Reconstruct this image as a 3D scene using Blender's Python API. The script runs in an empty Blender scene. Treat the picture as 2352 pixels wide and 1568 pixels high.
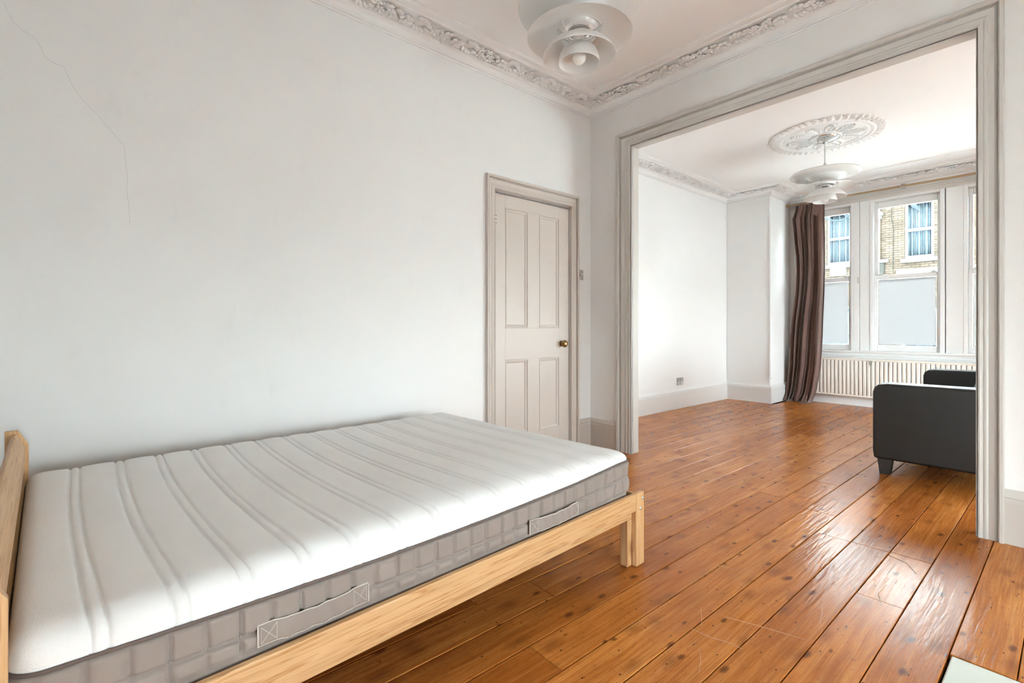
import bpy, bmesh, math, random
from mathutils import Vector, Matrix
random.seed(7)
SC = bpy.context.scene
COL = SC.collection
R = math.radians

# ------------------------------------------------------------------ camera
F_PX, HORIZON, YAW, CAM_H = 1115.7, 750.5, 49.4, 1.03
cd = bpy.data.cameras.new('camera'); cam = bpy.data.objects.new('camera', cd); COL.objects.link(cam)
cd.sensor_fit = 'HORIZONTAL'; cd.sensor_width = 36.0
cd.lens = 36.0 * F_PX / 2352.0
cd.shift_y = -(784.0 - HORIZON) / 2352.0
cd.clip_start = 0.02; cd.clip_end = 200
cam.location = (0, 0, CAM_H); cam.rotation_euler = (R(90), 0, R(YAW))
SC.camera = cam

# ------------------------------------------------------------------ world, exposure
SC.view_settings.view_transform = 'Standard'
SC.view_settings.look = 'None'
SC.view_settings.gamma = 1.0
SC.view_settings.use_curve_mapping = False
SC.view_settings.exposure = 0.28
W = bpy.data.worlds.new('overcast_sky'); SC.world = W; W.use_nodes = True
bg = W.node_tree.nodes['Background']
bg.inputs['Color'].default_value = (0.82, 0.95, 1.0, 1)
SKY = 30.0
bg.inputs['Strength'].default_value = SKY
SC.cycles.use_denoising = True
SC.cycles.max_bounces = 8
SC.cycles.diffuse_bounces = 5
SC.cycles.use_adaptive_sampling = True
SC.cycles.adaptive_threshold = 0.22
SC.cycles.adaptive_min_samples = 16
SC.cycles.glossy_bounces = 3
SC.cycles.transmission_bounces = 4
SC.cycles.transparent_max_bounces = 8
SC.cycles.sample_clamp_indirect = 12.0
SC.cycles.caustics_reflective = False
SC.cycles.caustics_refractive = False

# ------------------------------------------------------------------ key dimensions (metres, camera above origin)
XL = -2.795           # left wall of the near room
YO = 3.278            # face of the architrave round the wide opening
YW = 3.303            # near face of the partition
YW2 = 3.365           # far face of the partition
ZN = 2.948            # near ceiling
XF = -3.30            # far room left wall
YP = 6.895            # pier front
XB = -2.703           # bay return
YB = 7.57             # bay inner face
ZF = 2.895            # far ceiling
XR = 1.70             # near right wall
XRF = 1.25            # far right wall
XBR = -0.08           # bay right return
YR = -2.0             # rear wall of the near room

def portal(name, loc, rot, sx, sy):
    l = bpy.data.lights.new(name, 'AREA'); l.shape = 'RECTANGLE'; l.size = sx; l.size_y = sy
    l.cycles.is_portal = True
    o = bpy.data.objects.new(name, l); COL.objects.link(o); o.location = loc; o.rotation_euler = rot
    return o
portal('daylight_portal_bay', ((XB + XBR) / 2, 7.86, 1.7), (R(-90), 0, 0), 2.6, 2.1)
XA, YA = -1.12, -0.42   # corner of the wall behind the headboard
RWX0, RWX1, RWZ0, RWZ1 = -0.98, -0.62, 0.20, 2.60
GW = [(-0.05, 0.42), (1.70, 2.38)]; GWZ0, GWZ1 = 0.05, 1.30      # two unseen windows added in the right wall to light the bed room
for q0, q1 in GW: portal('daylight_portal_right', (XR + .25, (q0 + q1) / 2, (GWZ0 + GWZ1) / 2), (0, R(90), 0), GWZ1 - GWZ0, q1 - q0)
SWY0, SWY1, SWZ0, SWZ1 = 4.55, 6.45, 0.05, 1.50   # unseen side window added to light the front room
portal('daylight_portal_front_side', (XRF + .25, (SWY0 + SWY1) / 2, (SWZ0 + SWZ1) / 2), (0, R(90), 0), SWZ1 - SWZ0, SWY1 - SWY0)

# ================================================================== helpers
def lin(r, g, b):
    f = lambda c: (c / 255 / 12.92) if c / 255 <= 0.04045 else ((c / 255 + 0.055) / 1.055) ** 2.4
    return (f(r), f(g), f(b), 1)

class Mat:
    def __init__(s, name):
        s.m = bpy.data.materials.new(name); s.m.use_nodes = True
        s.nt = s.m.node_tree; s.nt.nodes.clear()
        s.out = s.nt.nodes.new('ShaderNodeOutputMaterial')
    def n(s, t, **kw):
        nd = s.nt.nodes.new('ShaderNode' + t)
        for k, v in kw.items():
            if hasattr(nd, k) and k not in nd.inputs: setattr(nd, k, v)
        for k, v in kw.items():
            if k in nd.inputs:
                if hasattr(v, 'links') or isinstance(v, bpy.types.NodeSocket): s.nt.links.new(v, nd.inputs[k])
                else: nd.inputs[k].default_value = v
        return nd
    def link(s, a, b): s.nt.links.new(a, b)
    def math(s, op, a, b=None, c=None, clamp=False):
        nd = s.nt.nodes.new('ShaderNodeMath'); nd.operation = op; nd.use_clamp = clamp
        for i, v in enumerate((a, b, c)):
            if v is None: continue
            if isinstance(v, bpy.types.NodeSocket): s.link(v, nd.inputs[i])
            else: nd.inputs[i].default_value = v
        return nd.outputs[0]
    def vmath(s, op, a, b=None):
        nd = s.nt.nodes.new('ShaderNodeVectorMath'); nd.operation = op
        for i, v in enumerate((a, b)):
            if v is None: continue
            if isinstance(v, bpy.types.NodeSocket): s.link(v, nd.inputs[i])
            else: nd.inputs[i].default_value = v
        return nd.outputs[0]
    def ramp(s, fac, stops, mode='LINEAR'):
        nd = s.nt.nodes.new('ShaderNodeValToRGB'); cr = nd.color_ramp; cr.interpolation = mode
        while len(cr.elements) < len(stops): cr.elements.new(0.5)
        for e, (p, c) in zip(cr.elements, stops):
            e.position = p; e.color = c if hasattr(c, '__len__') else (c, c, c, 1)
        s.link(fac, nd.inputs[0]); return nd.outputs[0]
    def mix(s, fac, a, b, blend='MIX'):
        nd = s.nt.nodes.new('ShaderNodeMix'); nd.data_type = 'RGBA'; nd.blend_type = blend
        for i, v in ((0, fac), (6, a), (7, b)):
            if isinstance(v, bpy.types.NodeSocket): s.link(v, nd.inputs[i])
            else: nd.inputs[i].default_value = v
        return nd.outputs[2]
    def noise(s, vec, scale=5.0, detail=3.0, rough=0.5, dist=0.0):
        nd = s.n('TexNoise'); nd.inputs['Scale'].default_value = scale; nd.inputs['Detail'].default_value = detail
        nd.inputs['Roughness'].default_value = rough; nd.inputs['Distortion'].default_value = dist
        s.link(vec, nd.inputs['Vector']); return nd.outputs['Fac']
    def bump(s, h, strength=0.3, dist=0.01, normal=None):
        nd = s.n('Bump'); nd.inputs['Strength'].default_value = strength; nd.inputs['Distance'].default_value = dist
        s.link(h, nd.inputs['Height'])
        if normal is not None: s.link(normal, nd.inputs['Normal'])
        return nd.outputs[0]
    def principled(s, **kw):
        b = s.n('BsdfPrincipled')
        for k, v in kw.items():
            k = k.replace('_', ' ')
            if isinstance(v, bpy.types.NodeSocket): s.link(v, b.inputs[k])
            else: b.inputs[k].default_value = v
        s.link(b.outputs[0], s.out.inputs[0]); return b

def simple(name, col, rough=0.5, metal=0.0, spec=0.5, bump=None):
    M = Mat(name); kw = dict(Base_Color=col, Roughness=rough, Metallic=metal, Specular_IOR_Level=spec)
    if bump:
        tc = M.n('TexCoord'); h = M.noise(tc.outputs['Object'], bump[0], 4.0)
        kw['Normal'] = M.bump(h, bump[1], bump[2])
    M.principled(**kw); return M.m

def paint(name, col, rough=0.6, var=0.03, bump=(260.0, 0.12, 0.002), grime=None, spec=0.3):
    """painted plaster or woodwork: faint mottling, fine roller texture"""
    M = Mat(name); g = M.n('NewGeometry'); p = g.outputs['Position']
    big = M.noise(p, 1.7, 1.0, 0.6)
    c = M.mix(M.ramp(big, [(0.3, 0.0), (0.7, 1.0)]), tuple(x * (1 - var) for x in col[:3]) + (1,), col)
    if grime:
        gn = M.noise(M.vmath('MULTIPLY', p, (9, 9, 5)), 1.0, 3.0, 0.65)
        c = M.mix(M.math('MULTIPLY', M.ramp(gn, [(0.62, 0.0), (0.78, 1.0)]), grime[1]), c, grime[0])
    kw = {}
    if bump: kw['Normal'] = M.bump(M.noise(p, bump[0], 0.0), bump[1], bump[2])
    M.principled(Base_Color=c, Roughness=rough, Specular_IOR_Level=spec, **kw)
    return M.m

def plank_mat():
    M = Mat('varnished_pine_floor')
    g = M.n('NewGeometry'); oi = M.n('ObjectInfo'); rnd = oi.outputs['Random']
    off = M.n('CombineXYZ'); M.link(M.math('MULTIPLY', rnd, 31.0), off.inputs[0]); M.link(M.math('MULTIPLY', rnd, 57.0), off.inputs[1]); M.link(M.math('MULTIPLY', rnd, 11.0), off.inputs[2])
    v = M.vmath('ADD', g.outputs['Position'], off.outputs[0])
    warp = M.noise(M.vmath('MULTIPLY', v, (9, 2.2, 0)), 1.0, 1.0)
    wv = M.n('CombineXYZ'); M.link(M.math('MULTIPLY', warp, 0.035), wv.inputs[0]); M.link(M.math('MULTIPLY', warp, 0.08), wv.inputs[1])
    vw = M.vmath('ADD', v, wv.outputs[0])
    grain = M.noise(M.vmath('MULTIPLY', vw, (55, 1.3, 0)), 1.0, 3.0, 0.6)
    fine = M.noise(M.vmath('MULTIPLY', vw, (240, 5, 0)), 1.0, 1.0)
    blot = M.noise(M.vmath('MULTIPLY', v, (4.5, 1.8, 0)), 1.0, 2.0)
    base = M.ramp(grain, [(0.28, lin(184, 111, 47)), (0.5, lin(210, 136, 64)), (0.75, lin(228, 160, 86))])
    base = M.mix(M.math('MULTIPLY', M.ramp(fine, [(0.35, 1.0), (0.6, 0.0)]), 0.34), base, lin(112, 56, 22))
    base = M.mix(M.math('MULTIPLY', M.ramp(blot, [(0.42, 1.0), (0.72, 0.0)]), 0.38), base, lin(138, 70, 30))
    mott = M.noise(M.vmath('MULTIPLY', v, (90, 38, 0)), 1.0, 2.0, 0.7)
    base = M.mix(M.math('MULTIPLY', M.ramp(mott, [(0.54, 0.0), (0.72, 1.0)]), 0.32), base, lin(110, 58, 26))
    tint = M.ramp(rnd, [(0.0, lin(216, 200, 186)), (0.5, lin(246, 240, 234)), (1.0, lin(255, 255, 255))])
    base = M.mix(1.0, base, tint, 'MULTIPLY')
    # knots
    vo = M.n('TexVoronoi'); vo.voronoi_dimensions = '2D'; M.link(M.vmath('MULTIPLY', vw, (10.0, 4.6, 0)), vo.inputs['Vector']); vo.inputs['Scale'].default_value = 1.0
    sep = M.n('SeparateColor'); M.link(vo.outputs['Color'], sep.inputs[0])
    rad = M.math('MULTIPLY', sep.outputs[0], 0.13)
    kd = M.math('DIVIDE', vo.outputs['Distance'], M.math('ADD', rad, 0.012))
    knot = M.ramp(kd, [(0.35, 1.0), (0.75, 0.55), (1.0, 0.0)])
    knot = M.math('MULTIPLY', knot, M.math('GREATER_THAN', sep.outputs[1], 0.38))
    base = M.mix(M.math('MULTIPLY', knot, 0.82), base, lin(84, 42, 20))
    # dark smears round knots
    vs = M.n('TexVoronoi'); vs.voronoi_dimensions = '2D'; M.link(M.vmath('MULTIPLY', vw, (6.0, 3.2, 0)), vs.inputs['Vector']); vs.inputs['Scale'].default_value = 1.0
    sm = M.math('MULTIPLY', M.ramp(vs.outputs['Distance'], [(0.0, 1.0), (0.2, 0.0)]), 0.5)
    base = M.mix(sm, base, lin(96, 46, 22))
    # nail heads
    vn = M.n('TexVoronoi'); vn.voronoi_dimensions = '2D'; M.link(M.vmath('MULTIPLY', v, (13, 7, 0)), vn.inputs['Vector']); vn.inputs['Scale'].default_value = 1.0
    sn = M.n('SeparateColor'); M.link(vn.outputs['Color'], sn.inputs[0])
    nail = M.math('MULTIPLY', M.math('LESS_THAN', vn.outputs['Distance'], 0.032), M.math('GREATER_THAN', sn.outputs[0], 0.6))
    base = M.mix(M.math('MULTIPLY', nail, 0.85), base, lin(38, 24, 18))
    wav = M.noise(M.vmath('MULTIPLY', v, (46, 6, 0)), 1.0, 2.0, 0.6, 0.0)
    n1 = M.bump(wav, 0.16, 0.010)
    n2 = M.bump(grain, 0.25, 0.003, n1)
    M.principled(Base_Color=base, Roughness=0.23, Normal=n2, Specular_IOR_Level=0.11)
    return M.m

def pine(name, axis):
    """pale oiled pine with the grain along axis"""
    M = Mat(name); tc = M.n('TexCoord'); oi = M.n('ObjectInfo')
    off = M.n('CombineXYZ')
    for i, k in enumerate((3.1, 5.3, 2.7)): M.link(M.math('MULTIPLY', oi.outputs['Random'], k), off.inputs[i])
    v = M.vmath('ADD', tc.outputs['Object'], off.outputs[0])
    sc = [34, 34, 34]; sc[axis] = 1.2
    sk = [13, 13, 13]; sk[axis] = 3.2
    warp = M.noise(M.vmath('MULTIPLY', v, tuple(x * 0.25 for x in sc)), 1.0, 2.0)
    w3 = M.vmath('MULTIPLY', M.n('CombineXYZ', X=warp, Y=warp, Z=warp).outputs[0], (0.03, 0.03, 0.03))
    vw = M.vmath('ADD', v, w3)
    grain = M.noise(M.vmath('MULTIPLY', vw, tuple(sc)), 1.0, 4.0, 0.55)
    rings = M.math('FRACT', M.math('MULTIPLY', grain, 7.0))
    base = M.ramp(rings, [(0.0, lin(198, 156, 108)), (0.7, lin(212, 172, 126)), (0.93, lin(180, 130, 80)), (1.0, lin(198, 156, 108))])
    vo = M.n('TexVoronoi'); M.link(M.vmath('MULTIPLY', vw, tuple(sk)), vo.inputs['Vector']); vo.inputs['Scale'].default_value = 1.0
    sep = M.n('SeparateColor'); M.link(vo.outputs['Color'], sep.inputs[0])
    kn = M.math('MULTIPLY', M.ramp(vo.outputs['Distance'], [(0.07, 1.0), (0.14, 0.35), (0.24, 0.0)]), M.math('GREATER_THAN', sep.outputs[0], 0.4))
    base = M.mix(M.math('MULTIPLY', kn, 0.8), base, lin(132, 80, 42))
    M.principled(Base_Color=base, Roughness=0.42, Specular_IOR_Level=0.4, Normal=M.bump(grain, 0.06, 0.004))
    return M.m

def fabric(name, col, rough=0.9, scale=420.0, strength=0.25, sheen=0.0, var=0.05, dist=0.002):
    M = Mat(name); tc = M.n('TexCoord'); p = tc.outputs['Object']
    vo = M.n('TexVoronoi'); M.link(p, vo.inputs['Vector']); vo.inputs['Scale'].default_value = scale
    big = M.noise(p, 6.0, 4.0)
    c = M.mix(M.ramp(big, [(0.35, 0.0), (0.65, 1.0)]), tuple(x * (1 - var) for x in col[:3]) + (1,), col)
    M.principled(Base_Color=c, Roughness=rough, Specular_IOR_Level=0.15, Sheen_Weight=sheen, Sheen_Roughness=0.4,
                 Normal=M.bump(vo.outputs['Distance'], strength, dist))
    return M.m

def glass_mat(name, tint=(0.97, 0.985, 0.98, 1), ior=1.45):
    M = Mat(name)
    tr = M.n('BsdfTransparent'); tr.inputs[0].default_value = tint
    gl = M.n('BsdfGlossy'); gl.inputs['Roughness'].default_value = 0.02
    fr = M.n('Fresnel'); fr.inputs[0].default_value = ior
    mx = M.n('MixShader'); M.link(fr.outputs[0], mx.inputs[0]); M.link(tr.outputs[0], mx.inputs[1]); M.link(gl.outputs[0], mx.inputs[2])
    M.link(mx.outputs[0], M.out.inputs[0]); return M.m

def film_mat():
    M = Mat('frosted_window_film')
    tl = M.n('BsdfTranslucent'); tl.inputs[0].default_value = (0.60, 0.575, 0.575, 1)
    df = M.n('BsdfDiffuse'); df.inputs[0].default_value = (0.5, 0.53, 0.53, 1)
    rf = M.n('BsdfRefraction'); rf.inputs['Roughness'].default_value = 0.55; rf.inputs['IOR'].default_value = 1.06
    rf.inputs[0].default_value = (0.58, 0.555, 0.555, 1)
    m1 = M.n('MixShader'); m1.inputs[0].default_value = 0.45; M.link(tl.outputs[0], m1.inputs[1]); M.link(rf.outputs[0], m1.inputs[2])
    m2 = M.n('MixShader'); m2.inputs[0].default_value = 0.2; M.link(m1.outputs[0], m2.inputs[1]); M.link(df.outputs[0], m2.inputs[2])
    M.link(m2.outputs[0], M.out.inputs[0]); return M.m

MT = {}
MT['wall'] = paint('matt_white_wall_paint', (0.83, 0.825, 0.81, 1), 0.75, 0.025, grime=((0.68, 0.67, 0.64, 1), 0.22))
MT['wall_far'] = paint('matt_white_wall_paint_front_room', (0.865, 0.86, 0.85, 1), 0.75, 0.015, None, spec=0.2)
MT['ceiling'] = paint('white_ceiling_paint', (0.90, 0.897, 0.89, 1), 0.85, 0.01, None, spec=0.0)
MT['plaster'] = paint('white_painted_plaster_moulding', (0.87, 0.865, 0.855, 1), 0.7, 0.02, None)
MT['cream'] = paint('aged_cream_gloss_paint', (0.575, 0.508, 0.452, 1), 0.42, 0.04, (60.0, 0.06, 0.003), grime=((0.50, 0.43, 0.37, 1), 0.3), spec=0.45)
MT['offwhite'] = paint('off_white_gloss_paint', (0.585, 0.555, 0.515, 1), 0.42, 0.04, (60.0, 0.06, 0.003), grime=((0.55, 0.50, 0.45, 1), 0.25), spec=0.45)
MT['white_gloss'] = paint('white_gloss_woodwork_paint', (0.80, 0.80, 0.79, 1), 0.35, 0.02, (60.0, 0.05, 0.003), spec=0.5)
MT['dark_gap'] = simple('dark_joint', (0.02, 0.016, 0.012, 1), 0.9)
MT['crack'] = simple('hairline_plaster_crack', (0.60, 0.595, 0.575, 1), 0.9)
MT['plank'] = plank_mat()
MT['pine_x'] = pine('pale_pine_grain_x', 0); MT['pine_y'] = pine('pale_pine_grain_y', 1); MT['pine_z'] = pine('pale_pine_grain_z', 2)
MT['ticking'] = fabric('white_mattress_ticking', (0.87, 0.865, 0.85, 1), 0.95, 330.0, 0.35, 0.0, 0.02, 0.0015)
MT['side_cloth'] = fabric('grey_brown_mattress_side_cloth', lin(152, 141, 134), 0.95, 900.0, 0.25, 0.1)
MT['piping'] = fabric('dark_taupe_piping', lin(112, 100, 94), 0.9, 900.0, 0.2)
MT['stitch'] = fabric('pale_stitching_thread', lin(196, 188, 180), 0.9, 900.0, 0.2)
MT['velvet'] = fabric('brown_velvet', lin(112, 86, 78), 0.85, 700.0, 0.1, 0.6, 0.15)
MT['lining'] = fabric('pale_curtain_lining', lin(214, 208, 200), 0.95, 700.0, 0.1)
MT['steel'] = simple('brushed_steel', (0.50, 0.50, 0.47, 1), 0.38, 1.0)
MT['chrome'] = simple('polished_chrome', (0.78, 0.78, 0.78, 1), 0.06, 1.0)
MT['brass'] = simple('aged_brass', lin(150, 122, 82), 0.35, 1.0)
MT['rod'] = simple('brass_finish_curtain_rod', lin(176, 150, 112), 0.35, 0.55)
MT['enamel'] = simple('glossy_white_enamel', (0.80, 0.79, 0.77, 1), 0.16, 0.0, 0.55)
MT['enamel_matt'] = simple('satin_white_enamel', (0.82, 0.81, 0.79, 1), 0.38, 0.0, 0.45)
MT['bulb'] = simple('opal_bulb_glass', (0.84, 0.83, 0.80, 1), 0.12, 0.0, 0.5)
MT['cable'] = simple('white_cable_plastic', (0.62, 0.61, 0.58, 1), 0.45)
MT['radiator'] = simple('cream_radiator_enamel', lin(226, 218, 208), 0.32, 0.0, 0.5)
MT['leather'] = simple('black_leather', (0.016, 0.016, 0.0165, 1), 0.42, 0.0, 0.4, (240.0, 0.18, 0.002))
MT['sofa_foot'] = simple('black_stained_wood', (0.03, 0.032, 0.034, 1), 0.4)
MT['hearth'] = paint('pale_painted_hearth_stone', lin(206, 208, 198), 0.5, 0.06, (60.0, 0.1, 0.004), grime=((0.35, 0.33, 0.28, 1), 0.35))
MT['plastic'] = simple('white_plastic', (0.8, 0.8, 0.79, 1), 0.35)
MT['black'] = simple('black_plastic', (0.015, 0.015, 0.015, 1), 0.4)
MT['glass'] = glass_mat('clear_window_glass')
MT['film'] = film_mat()
MT['brick'] = None

# ------------------------------------------------------------------ mesh builder
def world_loc(o):
    v = Vector((0, 0, 0))
    while o is not None: v = v + o.location; o = o.parent
    return v

class MB:
    def __init__(s): s.v = []; s.f = []
    def add(s, vs, fs):
        b = len(s.v); s.v += [tuple(x) for x in vs]; s.f += [tuple(b + i for i in f) for f in fs]; return s
    def box(s, x0, x1, y0, y1, z0, z1):
        return s.add([(x0, y0, z0), (x1, y0, z0), (x1, y1, z0), (x0, y1, z0), (x0, y0, z1), (x1, y0, z1), (x1, y1, z1), (x0, y1, z1)],
                     [(0, 3, 2, 1), (4, 5, 6, 7), (0, 1, 5, 4), (1, 2, 6, 5), (2, 3, 7, 6), (3, 0, 4, 7)])
    def prism(s, poly, a0, a1, axis):
        """extrude a 2D polygon along axis: axis 0 -> poly is (y,z), 1 -> (x,z), 2 -> (x,y)"""
        def mk(p, a): return [(a, p[0], p[1]), (p[0], a, p[1]), (p[0], p[1], a)][axis]
        n = len(poly); vs = [mk(p, a0) for p in poly] + [mk(p, a1) for p in poly]
        fs = [tuple(range(n))[::-1], tuple(range(n, 2 * n))] + [(i, (i + 1) % n, n + (i + 1) % n, n + i) for i in range(n)]
        return s.add(vs, fs)
    def loft(s, rings, closed_ring=True, closed_path=False, caps=True):
        n = len(rings[0]); vs = [p for r in rings for p in r]; fs = []
        m = len(rings)
        for i in range(m if closed_path else m - 1):
            k = (i + 1) % m
            for j in range(n if closed_ring else n - 1):
                j2 = (j + 1) % n; fs.append((i * n + j, i * n + j2, k * n + j2, k * n + j))
        if caps and closed_ring and not closed_path:
            fs.append(tuple(range(n))[::-1]); fs.append(tuple(range((m - 1) * n, m * n)))
        return s.add(vs, fs)
    def lathe(s, prof, seg=48, c=(0, 0), closed=False):
        rings = []
        for i in range(seg):
            a = 2 * math.pi * i / seg
            rings.append([(c[0] + r * math.cos(a), c[1] + r * math.sin(a), z) for r, z in prof])
        return s.loft(rings, closed_ring=closed, closed_path=True)
    def tube(s, path, r, seg=10, caps=True):
        rings = []; n = len(path); path = [Vector(p) for p in path]
        rr = r if hasattr(r, '__len__') else [r] * n
        up = Vector((0, 0, 1))
        for i, p in enumerate(path):
            t = (path[min(i + 1, n - 1)] - path[max(i - 1, 0)]).normalized()
            ref = up if abs(t.z) < 0.95 else Vector((0, 1, 0))
            a = t.cross(ref).normalized(); b = t.cross(a).normalized()
            rings.append([tuple(p + (a * math.cos(2 * math.pi * k / seg) + b * math.sin(2 * math.pi * k / seg)) * rr[i]) for k in range(seg)])
        return s.loft(rings, caps=caps)
    def ball(s, c, r, seg=10, rings=6, rot=None):
        rx, ry, rz = r if hasattr(r, '__len__') else (r, r, r)
        vs = []; fs = []
        for i in range(rings + 1):
            th = math.pi * i / rings
            for j in range(seg):
                ph = 2 * math.pi * j / seg
                q = Vector((rx * math.sin(th) * math.cos(ph), ry * math.sin(th) * math.sin(ph), rz * math.cos(th)))
                if rot is not None: q = rot @ q
                vs.append(tuple(Vector(c) + q))
        for i in range(rings):
            for j in range(seg):
                j2 = (j + 1) % seg; fs.append((i * seg + j, (i + 1) * seg + j, (i + 1) * seg + j2, i * seg + j2))
        return s.add(vs, fs)
    def sweep(s, prof, path, closed=False):
        """profile (d, z) swept along a plan path, d to the right of travel, mitred"""
        n = len(path); rings = []
        for i in range(n):
            p = Vector(path[i])
            def nrm(a, b):
                t = (Vector(b) - Vector(a)).normalized(); return Vector((t.y, -t.x))
            if closed or 0 < i < n - 1:
                n1 = nrm(path[i - 1], path[i]); n2 = nrm(path[i], path[(i + 1) % n]); m = (n1 + n2) / (1 + n1.dot(n2))
            elif i == 0: m = nrm(path[0], path[1])
            else: m = nrm(path[-2], path[-1])
            rings.append([(p.x + m.x * d, p.y + m.y * d, z) for d, z in prof])
        return s.loft(rings, closed_path=closed)
    def mesh(s, name, smooth=35, merge=False):
        me = bpy.data.meshes.new(name); me.from_pydata(s.v, [], s.f)
        bm = bmesh.new(); bm.from_mesh(me)
        if merge: bmesh.ops.remove_doubles(bm, verts=bm.verts, dist=1e-5)
        bmesh.ops.recalc_face_normals(bm, faces=bm.faces); bm.to_mesh(me); bm.free()
        if smooth:
            for p in me.polygons: p.use_smooth = True
            if smooth < 180: me.set_sharp_from_angle(angle=R(smooth))
        return me
    def build(s, name, mat, parent=None, local=False, smooth=35, bevel=None, solid=None, sub=None, merge=False):
        if parent is not None and not local:
            o = world_loc(parent); s.v = [(x - o.x, y - o.y, z - o.z) for x, y, z in s.v]
        me = s.mesh(name, smooth, merge)
        me.materials.append(MT[mat] if isinstance(mat, str) else mat)
        ob = bpy.data.objects.new(name, me); COL.objects.link(ob)
        if parent is not None: ob.parent = parent
        if solid:
            md = ob.modifiers.new('thickness', 'SOLIDIFY'); md.thickness = solid; md.offset = 0
        if bevel:
            md = ob.modifiers.new('bevel', 'BEVEL'); md.width = bevel[0] if hasattr(bevel, '__len__') else bevel
            md.segments = bevel[1] if hasattr(bevel, '__len__') else 2; md.limit_method = 'ANGLE'; md.angle_limit = R(40)
        if sub:
            md = ob.modifiers.new('smooth', 'SUBSURF'); md.levels = sub; md.render_levels = sub
        return ob

def tag(o, label, cat, group=None, kind=None):
    o['label'] = label; o['category'] = cat
    if group: o['group'] = group
    if kind: o['kind'] = kind
    return o
def struct(o, label, cat): return tag(o, label, cat, None, 'structure')
def empty(name, loc, rz=0.0):
    o = bpy.data.objects.new(name, None); COL.objects.link(o); o.location = loc; o.rotation_euler = (0, 0, rz)
    o.empty_display_size = 0.1; return o
def copy_tree(o, parent=None):
    c = o.copy(); COL.objects.link(c); c.parent = parent
    for ch in list(o.children): copy_tree(ch, c)
    return c
def part_of(mesh, name, parent, loc=(0, 0, 0), rot=(0, 0, 0), scale=(1, 1, 1)):
    ob = bpy.data.objects.new(name, mesh); COL.objects.link(ob); ob.parent = parent
    ob.location = Vector(loc) - (world_loc(parent) if parent is not None else Vector((0, 0, 0)))
    ob.rotation_euler = rot; ob.scale = scale; return ob

# ================================================================== shell
# ---- floor: dark sub-floor with a plank for every board
mb = MB(); mb.box(-3.42, 1.82, YR, 7.75, -0.12, -0.035)
floor = struct(mb.build('floor', 'dark_gap'), 'varnished orange-brown pine floorboards running through both rooms', 'floor')
BW = 0.1485
HX0, HX1, HY0, HY1 = -0.264, 0.328, 0.75, 2.046     # hearth slab
known = {(-1.3055): [3.15], (-2.048): [4.31], (-0.860): [2.75], (-0.7115): [2.755], (-0.563): [2.243, 2.765]}
k = -21
edges = []
while True:
    x0 = -0.266 + k * BW
    if x0 > XR: break
    edges.append(x0); k += 1
rp = random.Random(11)
def plank(x0, x1, y0, y1):
    g = 0.0013; w = (x1 - x0) / 2 - g; l = (y1 - y0) / 2 - 0.001; b = 0.0022
    mb = MB()
    rings = [[(-w, -l, -0.02), (w, -l, -0.02), (w, l, -0.02), (-w, l, -0.02)], [(-w, -l, -b), (w, -l, -b), (w, l, -b), (-w, l, -b)],
             [(-w + b, -l + b * .6, 0), (w - b, -l + b * .6, 0), (w - b, l - b * .6, 0), (-w + b, l - b * .6, 0)]]
    mb.loft(rings)
    me = mb.mesh('plank', 0); me.materials.append(MT['plank'])
    o = part_of(me, 'plank', floor, ((x0 + x1) / 2, (y0 + y1) / 2, -rp.random() * 0.0012), (0, rp.uniform(-.0035, .0035), 0))
for x0 in edges:
    x1 = x0 + BW
    if x1 > XR: x1 = XR
    xm = (x0 + x1) / 2
    a0 = (YR if xm > XA else YA) if xm > XL else YW2 - 0.03
    a1 = ((YB - 0.002) if XB < xm < XBR else YP) if xm < XRF else YW2
    if xm < XL: x0 = max(x0, XF)
    cuts = []
    for kx, ys in known.items():
        if abs(kx - x0) < 0.03: cuts = list(ys)
    if not cuts:
        y = a0 + rp.uniform(0.9, 3.2)
        while y < a1 - 0.7: cuts.append(y); y += rp.uniform(2.2, 4.2)
    if abs(x0 + 0.860) < .03 or abs(x0 + .7115) < .03: cuts += [5.3]
    if -0.28 < x0 < .34:
        segs = [(a0, HY0), (HY1, a1)]
    else:
        ys = [a0] + sorted(cuts) + [a1]; segs = list(zip(ys[:-1], ys[1:]))
    for s0, s1 in segs: plank(x0, x1, s0, s1)

# pale scratches in the varnish
MT['scratch'] = simple('bare_wood_scratch', lin(206, 158, 112), 0.6)
for pts in ([(-.905, 1.690), (-.875, 1.640), (-.845, 1.585)], [(-.86, 1.545), (-.80, 1.548), (-.755, 1.565), (-.70, 1.572)], [(-.815, 1.70), (-.70, 1.742), (-.585, 1.775)], [(-.79, 1.47), (-.76, 1.42), (-.735, 1.36)],
            [(-.62, 2.05), (-.60, 1.98), (-.585, 1.90)], [(-.56, 2.72), (-.49, 2.69), (-.44, 2.60)], [(-.50, 2.40), (-.505, 2.30), (-.47, 2.20)], [(-1.05, 2.02), (-.99, 2.05), (-.93, 2.06)]):
    rings = []
    for i, (x, y) in enumerate(pts):
        a = Vector(pts[max(i - 1, 0)]); b = Vector(pts[min(i + 1, len(pts) - 1)]); t = (b - a).normalized(); w_ = .0008 if 0 < i < len(pts) - 1 else .0003
        rings.append([(x - t.y * w_, y + t.x * w_, -.002), (x + t.y * w_, y - t.x * w_, -.002), (x + t.y * w_, y - t.x * w_, .0005), (x - t.y * w_, y + t.x * w_, .0005)])
    MB().loft(rings).build('scratch', 'scratch', floor)

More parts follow.
